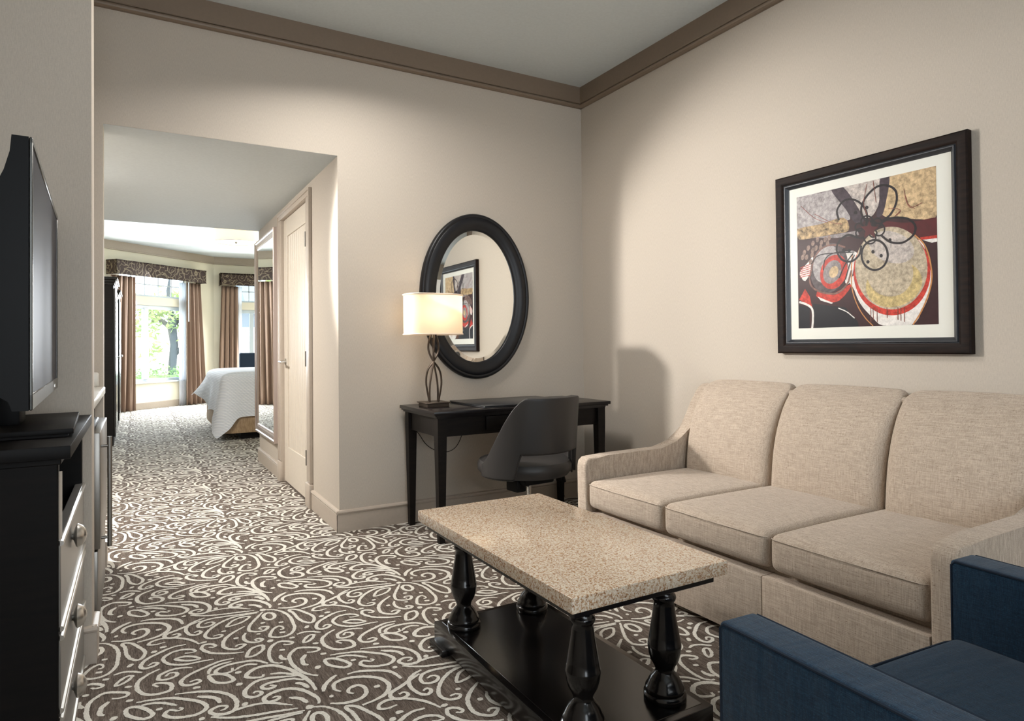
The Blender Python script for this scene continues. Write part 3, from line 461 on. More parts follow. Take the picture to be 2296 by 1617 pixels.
def window(i, F, s0, s1, m0, m1):
    b = NB()
    for lo, hi in (((s0, .05, Z0), (s0+.05, .11, Z1)), ((s1-.05, .05, Z0), (s1, .11, Z1)), ((s0, .05, Z0), (s1, .11, Z0+.05)), ((s0, .05, Z1-.07), (s1, .11, Z1))): box(b, lo, hi, .004, 1, xf=F)
    w = struct('window_%d' % i, b, MT['vinyl'])
    b = NB(); box(b, (m0, .035, Z0+.04), (m1, .10, Z1-.05), .005, 1, xf=F); box(b, ((m0+m1)/2-.035, .03, Z1-.085), ((m0+m1)/2+.035, .04, Z1-.06), xf=F); obj('mullion', b, MT['vinyl'], w)
    b = NB(); box(b, (s0-.02, -.03, Z0-.03), (s1+.02, .05, Z0), .005, 1, xf=F); obj('window_sill', b, MT['vinyl'], w)
    b = NB(); box(b, (s0+.045, .075, Z0+.045), (s1-.045, .079, Z1-.065), xf=F); obj('pane', b, MT['glass'], w)
    b = NB()
    for lo, hi in (((s0, .05, Z2), (s0+.035, .11, Z3)), ((s1-.035, .05, Z2), (s1, .11, Z3)), ((s0, .05, Z2), (s1, .11, Z2+.035)), ((s0, .05, Z3-.035), (s1, .11, Z3))): box(b, lo, hi, xf=F)
    nb = 5
    for k in range(1, nb): x = s0+(s1-s0)*k/nb; box(b, (x-.009, .07, Z2), (x+.009, .09, Z3), xf=F)
    box(b, (s0, .07, (Z2+Z3)/2-.009), (s1, .09, (Z2+Z3)/2+.009), xf=F); tr = obj('transom_grid', b, MT['vinyl'], w)
    b = NB(); box(b, (s0+.03, .078, Z2+.03), (s1-.03, .081, Z3-.03), xf=F); obj('transom_pane', b, MT['glass'], w)
window(1, F1, .70, 2.15, 1.52, 1.625); window(2, F2, .40, 1.85, .70, .78)
def bb2(name, F, L):
    b = NB(); box(b, (0, -.016, 0), (L, 0, .125), .004, 1, xf=F); struct(name, b, MT['crown_bed'])
bb2('baseboard_bay_left', F1, 3.0); bb2('baseboard_bay_right', F2, 2.08)
for nm, F, L in (('trim_bay_left', F1, 3.0), ('trim_bay_right', F2, 2.08)):
    b = NB(); box(b, (0, -.025, 2.84), (L, 0, CZ), xf=F); box(b, (0, -.034, 2.832), (L, 0, 2.858), .006, 2, xf=F); struct(nm, b, MT['crown_bed'])

def curtain(F, label, top, bot, off, z0, z1, pleats, mat='curtain', name='curtain_panel', cat='curtain', amp=.035, group=None):
    b = NB(); ph = random.uniform(0, 6)
    def fn(u, v):
        z = z1+(z0-z1)*v; s = (top[0]+(top[1]-top[0])*u)*(1-v)+(bot[0]+(bot[1]-bot[0])*u)*v
        a = amp*(.65+.5*v); w = math.sin(u*pleats*2*PI+ph+.35*math.sin(v*2.2+u*5)); w2 = .35*math.sin(u*pleats*4.3*PI+ph*2+v)
        return F @ Vector((s+.006*math.cos(u*pleats*2*PI), -off-a*(w+w2), z))
    grid(b, fn, pleats*12, 14)
    o = obj(name, b, MT[mat], ang=80); md = o.modifiers.new('thickness', 'SOLIDIFY'); md.thickness = .004
    tag(o, label, cat, group); return o
c1 = curtain(F1, 'mocha curtain panel hanging behind the dark wardrobes, left of the tree window', (1.93, 2.42), (1.93, 2.52), .12, .01, 2.38, 5)
c2 = curtain(F1, 'mocha curtain panel on the right side of the tree window, above the bed corner', (.48, .80), (.34, .82), .12, .01, 2.38, 4)
c3 = curtain(F2, 'mocha curtain panel left of the second window, behind the bed', (.13, .45), (.06, .46), .12, .01, 2.38, 4)
s1 = curtain(F1, 'thin white sheer hanging at the right edge of the tree window', (.74, .90), (.75, .90), .035, .01, 2.38, 4, 'sheer', 'sheer_curtain', 'sheer curtain', .012)
s2 = curtain(F2, 'thin white sheer hanging at the left edge of the second window', (.44, .53), (.44, .54), .035, .01, 2.38, 3, 'sheer', 'sheer_curtain', 'sheer curtain', .012)
for c_, F, s in ((c2, F1, .83), (c3, F2, .475)):
    b = NB(); p = F @ Vector((s, -.20, 0)); tube(b, [(p.x, p.y, 2.38), (p.x, p.y, 1.62)], .008, 8); tag(obj('curtain_wand', b, MT['white'], c_), 'white plastic wand')
def valance(F, s0, s1, label, d=.25):
    b = NB(); z0, z1, t_ = 2.393, 2.635, .02
    box(b, (s0, -d, z0), (s1, -d+t_, z1), .004, 1, xf=F); box(b, (s0, -d, z0), (s0+t_, 0, z1), .004, 1, xf=F); box(b, (s1-t_, -d, z0), (s1, 0, z1), .004, 1, xf=F); box(b, (s0, -d, z1-t_), (s1, 0, z1), xf=F)
    o = obj('window_valance', b, MT['valance']); tag(o, label, 'valance')
    b = NB()
    for z in (z0, z1): tube(b, [F @ Vector((s0, -.01, z)), F @ Vector((s0, -d-.002, z)), F @ Vector((s1, -d-.002, z)), F @ Vector((s1, -.01, z))], .006, 6)
    obj('piping', b, MT['valance'], o)
valance(F1, .44, 2.40, 'long brown box valance with ring pattern above the tree window')
valance(F2, .10, 1.98, 'brown ring-pattern box valance above the second window, partly behind the passage mirror')
# ---------------------------------------------------------------- outside
b = NB(); box(b, (-14, 10.95, -.35), (12, 30, -.2)); tag(obj('ground', b, MT['ground']), kind='structure')
b = NB(); box(b, (-12, 17.0, -.25), (10, 17.4, 1.62)); w_ = obj('garden_wall', b, MT['stone']); tag(w_, 'pale stacked-stone garden wall seen through the windows', 'wall')
b = NB(); box(b, (-12, 16.95, 1.62), (10, 17.45, 1.72), .01, 1); tag(obj('coping', b, MT['counter'], w_))
b = NB(); box(b, (.6, 19.5, -.3), (6.5, 24, 2.6)); prism(b, [(19.2, 2.6), (24.3, 2.6), (21.8, 4.0)], 'x', .3, 6.8); hs = obj('neighbour_house', b, MT['house']); tag(hs, 'grey house with a pitched roof beyond the garden wall', 'house')
b = NB(); box(b, (1.3, 19.44, 1.75), (2.2, 19.52, 2.35), .01, 1); obj('window', b, MT['white'], hs)
def leaves(bm, pts, n, rad, size, rng, squash=1):
    for c in pts:
        for _ in range(n):
            v = Vector((rng.gauss(0, 1), rng.gauss(0, 1), rng.gauss(0, 1)*squash)); p = Vector(c)+v*rad*.55
            a = Vector((rng.uniform(-1, 1), rng.uniform(-1, 1), rng.uniform(-.6, .6))).normalized(); q = a.cross(Vector((rng.uniform(-1, 1), rng.uniform(-1, 1), rng.uniform(-1, 1)))).normalized()
            s = size*rng.uniform(.7, 1.3)
            vs_ = [bm.verts.new(p), bm.verts.new(p+a*s*.45+q*s*.2), bm.verts.new(p+a*s), bm.verts.new(p+a*s*.45-q*s*.2)]
            bm.faces.new(vs_)
def tree(x, y, lab):
    rng = random.Random(5); root = thing('garden_tree', (x, y, -.2), lab, 'tree')
    b = NB(); tube(b, [(x, y, -.2), (x-.02, y, .6), (x+.03, y, 1.2), (x-.02, y, 1.65), (x-.02, y, 2.0)], [.12, .10, .095, .11, .09], 10)
    br = [((x-.05, y, 1.65), (x-.35, y+.05, 1.9), (x-.75, y+.1, 2.25)), ((x, y, 1.7), (x+.25, y+.05, 2.0), (x+.45, y, 2.5)), ((x-.05, y, 2.0), (x-.1, y, 2.6), (x, y+.1, 3.3)), ((x+.03, y, .95), (x+.22, y-.05, 1.15), (x+.42, y-.05, 1.5))]
    for q in br: tube(b, q, [.07, .05, .02], 8)
    obj('trunk', b, MT['bark'], root)
    b = NB(); cs = [(x-.45, y-.1, 1.85), (x-.62, y, 1.6), (x-.35, y+.1, 2.1), (x+.28, y, 1.75), (x+.45, y, 2.1), (x-.1, y-.15, 2.0), (x+.1, y+.2, 2.4), (x-.8, y+.1, 2.2), (x-.4, y-.1, 1.15), (x-.55, y, 1.0)]
    leaves(b, cs[:8], 95, .27, .17, rng); leaves(b, cs[8:], 40, .20, .15, rng)
    obj('foliage', b, MT['leaf'], root, fin=False)
tree(-2.03, 15.0, 'young tree with yellow-green leaves outside the left bedroom window')
rng = random.Random(9)
for x0, x1, lab in ((-4.4, -1.9, 'low clipped green hedge under the tree outside the left bedroom window'),):
    b = NB(); box(b, (x0, 14.0, -.2), (x1, 14.5, .45), .08, 2); o = obj('hedge', b, MT['hedge']); tag(o, lab, 'hedge')
    b = NB(); pts = [(rng.uniform(x0, x1), rng.uniform(13.9, 14.5), rng.uniform(.1, .62)) for _ in range(260)]; leaves(b, pts, 9, .12, .08, rng); obj('foliage', b, MT['hedge'], o, fin=False)
b = NB(); pts = [(rng.uniform(-8, -3.4), rng.uniform(18.3, 19.5), rng.uniform(1.2, 3.6)) for _ in range(230)]; leaves(b, pts, 12, .35, .22, rng)
bt = thing('background_tree', (-5.5, 18.9, -.2), 'loose pale-green shrubbery beyond the stone wall at the far left', 'tree'); obj('foliage', b, MT['leaf'], bt, fin=False)
b = NB()
for x in (-7, -5.5, -4.2): tube(b, [(x, 18.9, -.2), (x+.1, 18.9, 1.6), (x-.2, 18.9, 3)], [.09, .07, .04], 8)
obj('trunk', b, MT['bark'], bt)

# ---------------------------------------------------------------- bedroom furniture
def wardrobe(y0, y1, label, nm='wardrobe'):
    x0, x1, H = -3.74, -3.075, 1.93
    r = thing(nm, ((x0+x1)/2, (y0+y1)/2, 0), label, 'wardrobe', 'dark wardrobes along the bedroom wall')
    b = NB(); box(b, (x0, y0, 0), (x1, y1, H-.09), .003, 1)
    for k in range(1, 6): x = x0+(x1-x0)*k/6; box(b, (x-.004, y0-.003, .12), (x+.004, y0+.004, H-.16))
    obj('body', b, MT['espresso'], r)
    b = NB()
    for k, e in enumerate((.012, .024, .040)): box(b, (x0, y0-e, H-.095+k*.03), (x1+e, y1+e, H-.065+k*.03), .004, 2)
    obj('cornice', b, MT['dresser'], r)
    for k in (0, 1):
        ym = (y0+y1)/2; a, c = (y0+.02, ym-.003) if k == 0 else (ym+.003, y1-.02)
        b = NB(); box(b, (x1, a, .1), (x1+.02, c, H-.13), .003, 1); box(b, (x1+.018, a+.07, .2), (x1+.024, c-.07, H-.25), .002, 1); d = obj('door', b, MT['dresser'], r)
        b = NB(); yk = c-.04 if k == 0 else a+.04; lathe(b, [(.004, 0), (.004, .012), (.014, .018), (.016, .026), (.010, .034)], (x1+.02, yk, 1.0), 12, axis='x'); obj('knob', b, MT['nickel'], d)
    return r
wardrobe(4.8, 5.75, 'tall dark wardrobe nearest the passage, its panelled side facing the living room')
wardrobe(6.7, 7.6, 'second dark wardrobe farther back, beside the left curtain')

# bed
bed = thing('bed', (-.9, 5.45, 0), 'large bed with white waffle coverlet and gold skirt on dark base', 'bed')
BX0, BX1, BY0, BY1 = -1.97, .45, 4.48, 6.42
b = NB(); box(b, (BX0+.22, BY0+.10, 0), (BX1, BY1-.1, .13), .004, 1); obj('base', b, MT['espresso'], bed)
def rrect(x0, x1, y0, y1, r, n=7, right_open=True):
    pts = [(x1, y1)]
    for t in np.linspace(PI/2, PI, n): pts.append((x0+r+r*math.cos(t), y1-r+r*math.sin(t)))
    for t in np.linspace(PI, 1.5*PI, n): pts.append((x0+r+r*math.cos(t), y0+r+r*math.sin(t)))
    pts.append((x1, y0)); return pts
def dense(pts, step):
    out = []
    for a, c in zip(pts, pts[1:]):
        k = max(1, int(math.dist(a, c)/step))
        for i in range(k): out.append((a[0]+(c[0]-a[0])*i/k, a[1]+(c[1]-a[1])*i/k))
    return out+[pts[-1]]
P = dense(rrect(BX0, BX1, BY0, BY1, .12), .05); n = len(P)
b = NB(); g = []
for i, (x, y) in enumerate(P):
    w = .006*math.sin(i*2.1); col_ = []
    for z, e in ((.46, 0), (.30, .01), (.115, .012), (.085, .004), (.085, -.03)): col_.append(b.verts.new((x-w*.5, y+w, z)) if False else b.verts.new((x+(-1 if x < BX0+.15 else 0)*e, y+(-1 if y < BY0+.15 else (1 if y > BY1-.15 else 0))*(e+w*.4), z)))
    g.append(col_)
for i in range(n-1):
    for j in range(4): b.faces.new((g[i][j], g[i+1][j], g[i+1][j+1], g[i][j+1]))
obj('bed_skirt', b, MT['skirt'], bed)
b = NB(); cushion(b, (BX0+.01, BY0+.01, .40), (BX1, BY1-.01, .79), .08, (0, 0, .01)); obj('mattress', b, MT['white'], bed)
# coverlet: top fan plus draped sides
P = dense(rrect(BX0-.02, BX1, BY0-.02, BY1+.02, .10, 12), .04); n = len(P); cx_, cy_ = -.6, (BY0+BY1)/2
arc = [0]
for a, c in zip(P, P[1:]): arc.append(arc[-1]+math.dist(a, c))
ic = min(range(n), key=lambda i: (P[i][0]-BX0)**2+(P[i][1]-BY0)**2); jc = min(range(n), key=lambda i: (P[i][0]-BX0)**2+(P[i][1]-BY1)**2)
b = NB(); cols = []
for i, (x, y) in enumerate(P):
    nx, ny = (x-P[max(i-1, 0)][0], y-P[max(i-1, 0)][1]) if i else (P[1][0]-x, P[1][1]-y)
    if 0 < i < n-1: nx, ny = P[i+1][0]-P[i-1][0], P[i+1][1]-P[i-1][1]
    l = math.hypot(nx, ny); ox, oy = (ny/l, -nx/l)
    if (x+ox-cx_)**2+(y+oy-cy_)**2 < (x-cx_)**2+(y-cy_)**2: ox, oy = -ox, -oy
    dc, dj = abs(arc[i]-arc[ic]), abs(arc[i]-arc[jc])
    hem = .27+.015*math.sin(arc[i]*7)-.22*max(0, 1-dc/.17)+.20*max(0, 1-dj/.8)
    if arc[i] > arc[jc]+.1 and arc[i] < arc[ic]-.15: hem += .05
    fl = .05+.018*math.sin(arc[i]*9+1)+.03*max(0, 1-dc/.2)**.7+.17*max(0, 1-dj/.5)
    fold = -.015*max(0, 1-abs(dc-.24)/.09)
    col_ = []
    for sc_, z in ((.0, .825), (.5, .825), (.80, .822), (.93, .808)): col_.append((cx_+(x-cx_)*sc_, cy_+(y-cy_)*sc_, z))
    for k in range(13):
        t_ = k/12
        if k < 4: a_ = k/3*PI/2; col_.append((x+ox*(math.sin(a_)-1)*.09, y+oy*(math.sin(a_)-1)*.09, .80-.09+.09*math.cos(a_)))
        else: t_ = (k-3)/9; o_ = (fl+fold)*t_**1.3; col_.append((x+ox*o_, y+oy*o_, .71+(hem-.71)*t_))
    cols.append([b.verts.new(c) for c in col_])
for i in range(n-1):
    for j in range(len(cols[0])-1): b.faces.new((cols[i][j], cols[i+1][j], cols[i+1][j+1], cols[i][j+1]))
bmesh.ops.remove_doubles(b, verts=b.verts, dist=.0005)
o = obj('coverlet', b, MT['quilt'], bed, ang=180); md = o.modifiers.new('sub', 'SUBSURF'); md.levels = 1; md.render_levels = 1

# navy chair by the second window
ch = thing('side_chair', (-.95, 8.6, 0), 'navy upholstered chair behind the bed in front of the second window', 'chair')
b = NB(); cushion(b, (-1.27, 8.45, .46), (-.62, 8.53, 1.015), .03, (0, .01, 0)); obj('backrest', b, MT['navy'], ch)
b = NB(); cushion(b, (-1.25, 8.53, .36), (-.64, 9.05, .48), .04, (0, 0, .015)); obj('seat', b, MT['navy'], ch)
for sx in (-1.20, -.69):
    for sy in (8.52, 8.98): b = NB(); taper_box(b, (sx, sy), (.035, .035), 0, (sx, sy), (.05, .05), .37); obj('leg', b, MT['espresso'], ch)
# bedroom ceiling light
LX, LY = -1.50, 6.98
cl = thing('ceiling_light', (LX, LY, CZ), 'round drum ceiling light with cream shade in the bedroom', 'ceiling light')
b = NB(); lathe(b, [(.05, CZ), (.06, CZ-.02), (.02, CZ-.04), (.012, 2.75)], (LX, LY, 0), 20); obj('mount', b, MT['nickel'], cl)
b = NB(); grid(b, lambda u, v: (LX+.31*math.cos(u*2*PI), LY+.31*math.sin(u*2*PI), 2.745+.20*v), 48, 3, wrap=True); o = obj('shade', b, MT['shade'], cl)
b = NB(); lathe(b, [(.302, 0), (.302, .004), (.0, .004), (.0, 0)], (LX, LY, 2.75), 40); obj('diffuser', b, MT['glow'], cl)
b = NB()
for z in (2.743, 2.947): tube(b, [(LX+.312*math.cos(t_), LY+.312*math.sin(t_), z) for t_ in np.linspace(0, 2*PI, 49)], .005, 6)
obj('rim', b, MT['nickel'], cl)
b = NB(); lathe(b, [(.003, -.03), (.012, -.025), (.014, -.015), (.02, -.006), (.02, 0)], (LX, LY, 2.75), 16); obj('finial', b, MT['nickel'], cl)
lamp('bedroom_ceiling_bulb', 'POINT', (LX, LY, 2.86), 9, WARM, size=.05)

# ---------------------------------------------------------------- passage
b = NB(); box(b, (XA+.022, DY0+.004, .012), (XA+.06, DY1-.004, DZ-.004))     # slab behind, the raised stiles in front
x = XA+.022
for lo, hi in (((x-.010, DY0+.004, .012), (x+.002, DY0+.135, DZ-.004)), ((x-.010, DY1-.135, .012), (x+.002, DY1-.004, DZ-.004)), ((x-.010, DY0+.135, DZ-.15), (x+.002, DY1-.135, DZ-.004)), ((x-.010, DY0+.135, .012), (x+.002, DY1-.135, .30))): box(b, lo, hi, .002, 1)
nb = 9; w_ = (DY1-DY0-.27)/nb
for k in range(nb): box(b, (x-.003, DY0+.135+k*w_+.003, .30), (x+.003, DY0+.135+(k+1)*w_-.003, DZ-.15), .0025, 1)
dr = struct('door_1', b, MT['door'], ang=25)
b = NB(); lathe(b, [(.027, 0), (.027, -.006), (.012, -.012), (.010, -.05), (.008, -.055)], (x-.010, DY1-.075, .985), 20, axis='x')
tube(b, [(x-.060, DY1-.070, .985), (x-.066, DY1-.10, .987), (x-.064, DY1-.19, .984)], [.010, .010, .008], 10); obj('door_handle', b, MT['nickel'], dr)
for z in (.33, 1.02, 1.86): b = NB(); box(b, (XA-.019, DY0+.006, z-.05), (x-.006, DY0+.034, z+.05), .003, 1); tube(b, [(XA-.017, DY0+.012, z-.053), (XA-.017, DY0+.012, z+.053)], .006, 8); obj('hinge', b, MT['steel'], dr)
b = NB()
for a, c in ((.655, DY0), (DY1, 1.805)):
    box(b, (XA-.018, a, .17), (XA, c, DZ-.002), .004, 2); s_ = 1 if a < 1 else -1; inn = c if a < 1 else a
    box(b, (XA-.010, inn-.012*(s_ > 0)+.0015*s_, .0), (XA+.10, inn+.012*(s_ < 0)+.0015*s_, DZ), .001, 1); out = a if a < 1 else c
    box(b, (XA-.024, min(out-.0012*s_, out+.018*s_), .168), (XA, max(out-.0012*s_, out+.018*s_), DZ+.051), .004, 2)
box(b, (XA-.0175, .658, DZ-.0005), (XA, 1.802, DZ+.048), .004, 2); box(b, (XA-.0235, .660, DZ+.034), (XA, 1.800, DZ+.052), .004, 2); box(b, (XA-.01, DY0, DZ-.0015), (XA+.10, DY1, DZ+.012))
box(b, (XA+.035, DY0, .0), (XA+.10, DY1, .010))
box(b, (XA+.062, DY0, .0), (XA+.11, DY1, DZ+.01)); struct('trim_door_casing', b, MT['trim'], ang=25)
for k, (a, c) in enumerate(((.645, DY0+.004), (DY1-.004, 1.812))): b = NB(); box(b, (XA-.030, a, 0), (XA+.004, c, .165), .006, 2); struct('trim_plinth_%d' % (k+1), b, MT['trim'])
# full-length mirror
my0, my1, mz0, mz1 = 1.80, 2.79, .30, 2.11
mr = thing('wall_mirror', (XA, (my0+my1)/2, mz0), 'tall bronze-framed dressing mirror on the passage wall beyond the door', 'mirror')
PR = [(0, 0), (.050, 0), (.056, .006), (.054, .018), (.047, .026), (.050, .034), (.048, .050), (.042, .066), (.044, .074), (.040, .084), (.036, .088), (0, .088)]   # (depth, inwards)
b = NB()
C4 = [(my0, mz0, 1, 1), (my1, mz0, -1, 1), (my1, mz1, -1, -1), (my0, mz1, 1, -1)]; R_ = []
for y, z, sy, sz in C4: R_.append([b.verts.new((XA-d, y+sy*w, z+sz*w)) for d, w in PR])
for k in range(4):
    A, B_ = R_[k], R_[(k+1) % 4]
    for i in range(len(PR)): j = (i+1) % len(PR); b.faces.new((A[i], B_[i], B_[j], A[j]))
obj('frame', b, MT['mframe'], mr, ang=25)
b = NB(); box(b, (XA-.038, my0+.07, mz0+.07), (XA-.030, my1-.07, mz1-.07)); obj('mirror_glass', b, MT['mirror'], mr)
# small ceiling lamp in the vestibule
vl = thing('ceiling_light', (-3.14, .27, PZ), 'flush ceiling lamp hidden behind the left edge of the opening', 'ceiling light')
b = NB(); lathe(b, [(.09, 0), (.09, -.02), (.05, -.03), (.02, -.10)], (-3.14, .27, PZ), 24); obj('mount', b, MT['nickel'], vl)
b = NB(); lathe(b, [(.005, -.045), (.03, -.035), (.045, 0), (.03, .035), (.005, .045)], (-3.14, .27, 2.08), 20); obj('bulb', b, MT['glow'], vl)
# ---------------------------------------------------------------- kitchenette niche at the left
b = NB(); box(b, (XL, -1.0, .875), (-2.985, -.003, .912), .006, 2); wt = obj('worktop', b, MT['counter']); tag(wt, 'cream worktop over the small refrigerator in the niche', 'worktop')
b = NB(); box(b, (XL, -.022, .912), (-3.012, -.003, .985), .010, 3); obj('backsplash', b, MT['counter'], wt)
b = NB(); box(b, (XL+.002, -.03, 0), (-3.03, -.004, .872)); box(b, (XL+.002, -.999, 0), (XL+.02, -.004, .872)); box(b, (XL+.002, -.998, .0), (-3.04, -.985, .872)); cb = obj('niche_cabinet', b, MT['plastic']); tag(cb, 'black cabinet lining under the cream worktop in the niche', 'cabinet')  # black panels standing in for the shade below the worktop
fr = thing('refrigerator', (-3.25, -.62, 0), 'small stainless refrigerator under the cream worktop with long bar handle', 'refrigerator')
b = NB(); box(b, (-3.55, -.955, .03), (-3.0, -.32, .785), .004, 1); box(b, (-3.5, -.93, 0), (-3.03, -.35, .03)); obj('body', b, MT['steel'], fr)
b = NB(); box(b, (-3.0, -.955, .345), (-2.968, -.32, .785), .004, 2); d_ = obj('door', b, MT['steel'], fr)
b = NB(); box(b, (-3.0, -.955, .05), (-2.975, -.32, .338), .004, 2); obj('lower_door', b, MT['steel'], fr)
b = NB(); tube(b, [(-2.940, -.88, .335), (-2.940, -.88, .76)], .0085, 14)
for z in (.37, .725): tube(b, [(-2.97, -.88, z), (-2.940, -.88, z)], .006, 10)
obj('handle', b, MT['steel'], d_)
b = NB(); box(b, (-3.3, -.90, .785), (-2.99, -.50, .805), .006, 2); tag(obj('tray', b, MT['plastic']), 'flat black tray lying on top of the small refrigerator', 'tray')

# ---------------------------------------------------------------- dresser with television
DX, DA, DB, DH = -3.012, -1.965, -1.16, .872
ds = thing('dresser', (-3.3, (DA+DB)/2, 0), 'black dresser with pewter drawer fronts under the television', 'dresser')
b = NB(); t_ = .03
box(b, (-3.57, DA, 0), (DX, DA+t_, DH-.045), .003, 1); box(b, (-3.57, DB-t_, 0), (DX, DB, DH-.045), .003, 1); box(b, (-3.57, DA, 0), (-3.55, DB, DH-.045)); box(b, (-3.57, DA+t_, .02), (DX-.01, DB-t_, .06))
obj('body', b, MT['chest'], ds)
b = NB(); box(b, (-3.58, DA-.004, DH-.048), (DX+.006, DB+.004, DH-.03), .002, 1); box(b, (-3.59, DA-.03, DH-.032), (DX+.027, DB+.008, DH), .0025, 2); obj('top', b, MT['chest'], ds)
for z0, z1 in ((.418, .640), (.222, .412), (.03, .216)):
    b = NB(); box(b, (DX-.02, DA+.012, z0), (DX+.004, DB-.008, z1), .002, 1); d_ = obj('drawer', b, MT['drawer'], ds)
    b = NB()
    for z in (z0+.008, z1-.008): tube(b, [(DX+.004, DA+.012, z), (DX+.004, DB-.008, z)], .007, 8)
    obj('edge_moulding', b, MT['nickel'], d_)
    b = NB(); lathe(b, [(.010, 0), (.012, .004), (.030, .010), (.033, .014), (.031, .018), (.026, .026), (.016, .033), (.004, .036)], (DX+.004, -1.64, z1-.068), 24, axis='x'); obj('knob', b, MT['nickel'], d_)
b = NB(); tube(b, [(DX+.004, DA+.005, .645), (DX+.004, DA+.005, DH-.065)], .004, 6); obj('corner_trim', b, MT['trim'], ds)
tv = thing('television', (-3.07, -1.70, DH), 'flat black television standing on the dresser, screen turned towards the sofa', 'television')
pA, pB = Vector((-3.045, -2.17, 0)), Vector((-3.085, -1.20, 0)); dt = (pB-pA).normalized(); nt_ = Vector((dt.y, -dt.x, 0)); TL = (pB-pA).length
TF = Matrix((dt, nt_, Vector((0, 0, 1)))).transposed().to_4x4(); TF.translation = pA      # x along, y towards the room
TZ0, TZ1 = .972, 1.552
b = NB(); prism_t = [(0, 0), (-.028, 0), (-.034, .02), (-.075, .05), (-.085, .10), (-.085, .36), (-.075, .42), (-.058, .465), (-.042, .505), (-.032, .545), (-.029, TZ1-TZ0), (0, TZ1-TZ0)]
prism_xf(b, [(p[0]-.001, p[1]+TZ0) for p in prism_t], 0, TL, TF); obj('housing', b, MT['plastic'], tv)
b = NB()
for lo, hi in (((0, 0, TZ0), (TL, .006, TZ0+.035)), ((0, 0, TZ1-.014), (TL, .006, TZ1)), ((0, 0, TZ0), (.012, .006, TZ1)), ((TL-.012, 0, TZ0), (TL, .006, TZ1))): box(b, lo, hi, .002, 1, xf=TF)
obj('bezel', b, MT['bezel'], tv)
b = NB(); box(b, (.012, -.004, TZ0+.035), (TL-.012, .003, TZ1-.014), xf=TF); obj('screen', b, MT['screen'], tv)
b = NB(); box(b, (TL-.19, .006, TZ0+.012), (TL-.155, .0072, TZ0+.020), xf=TF); obj('badge', b, MT['nickel'], tv)
b = NB(); box(b, (TL*.5+.05, -.11, DH+.020), (TL*.5+.21, -.06, TZ0+.08), .006, 2, xf=TF); obj('neck', b, MT['plastic'], tv)
b = NB(); box(b, (TL*.5-.13, -.13, DH+.008), (TL*.5+.40, .068, DH+.022), .002, 2, xf=TF); box(b, (TL*.5-.11, -.12, DH), (TL*.5+.38, .055, DH+.009), xf=TF); obj('stand_base', b, MT['chest'], tv)

# ---------------------------------------------------------------- desk group
TZ = .738
dk = thing('writing_desk', (-.82, -.29, 0), 'black writing desk with tapered legs against the back wall under the oval mirror', 'desk')
b = NB(); X0, X1, Y0, Y1 = -1.432, -.205, -.565, -.022
box(b, (X0, Y0, TZ-.020), (X1, Y1, TZ), .003, 2); box(b, (X0+.012, Y0+.012, TZ-.030), (X1-.012, Y1, TZ-.019)); box(b, (X0+.024, Y0+.024, TZ-.040), (X1-.024, Y1, TZ-.029)); obj('desktop', b, MT['black'], dk)
b = NB(); box(b, (X0+.05, Y0+.05, .59), (X1-.05, Y0+.072, TZ-.04)); box(b, (X0+.05, Y1-.04, .59), (X1-.05, Y1-.02, TZ-.04)); box(b, (X0+.045, Y0+.05, .59), (X0+.07, Y1-.02, TZ-.04)); box(b, (X1-.07, Y0+.05, .59), (X1-.045, Y1-.02, TZ-.04)); obj('apron', b, MT['espresso'], dk)
b = NB(); box(b, (-1.09, Y0+.038, .612), (-.55, Y0+.052, TZ-.046), .003, 2); obj('drawer', b, MT['espresso'], dk)
for lx in (-1.375, -.262):
    for ly in (-.515, -.068): b = NB(); taper_box(b, (lx, ly), (.034, .034), 0, (lx, ly), (.055, .055), .60); box(b, (lx-.0275, ly-.0275, .60), (lx+.0275, ly+.0275, TZ-.04)); obj('leg', b, MT['espresso'], dk)
b = NB(); box(b, (-1.105, -.535, TZ), (-.45, -.055, TZ+.006), .002, 1); box(b, (-1.105, -.535, TZ+.007), (-.45, -.055, TZ+.013), .003, 2); box(b, (-1.105, -.075, TZ), (-.45, -.052, TZ+.013), .003, 2); tag(obj('desk_pad', b, MT['pad']), 'large black leather folder lying on the writing desk', 'desk pad')
# desk lamp
lx, ly = -1.297, -.245
lp = thing('table_lamp', (lx, ly, TZ), 'lit table lamp with cream drum shade and twisted bronze stem on the desk', 'lamp')
b = NB(); box(b, (lx-.07, ly-.07, TZ), (lx+.07, ly+.07, TZ+.022), .002, 1); box(b, (lx-.078, ly-.078, TZ+.022), (lx+.078, ly+.078, TZ+.029), .002, 1); obj('base', b, MT['bronze'], lp)
SZ0, SZ1 = 1.172, 1.408
for k in range(4):
    prof = catmull([(.036, 0), (.047, .17), (.050, .30), (.036, .46), (.0, .585), (-.024, .70), (-.031, .80), (-.022, .92), (-.008, 1.0)], False, .03); pts = []
    for r, u in prof:
        a = k*PI/2+.45+u*1.0; pts.append((lx+r*math.cos(a), ly+r*math.sin(a), TZ+.028+u*(SZ0+.01-TZ-.028)))
    b = NB(); tube(b, pts, .0095, 8, flat=.5); obj('stem', b, MT['bronze'], lp)
b = NB(); tube(b, [(lx, ly, SZ0-.02), (lx, ly, SZ0+.07)], .012, 10); obj('socket', b, MT['nickel'], lp)
def se(t_, a=.174, c=.115, p=3.2): return (math.copysign(abs(math.cos(t_))**(2/p), math.cos(t_))*a, math.copysign(abs(math.sin(t_))**(2/p), math.sin(t_))*c)
b = NB(); grid(b, lambda u, v: (lx+se(u*2*PI)[0], ly+se(u*2*PI)[1], SZ0+(SZ1-SZ0)*v), 72, 4, wrap=True); o = obj('lamp_shade', b, MT['shade'], lp)
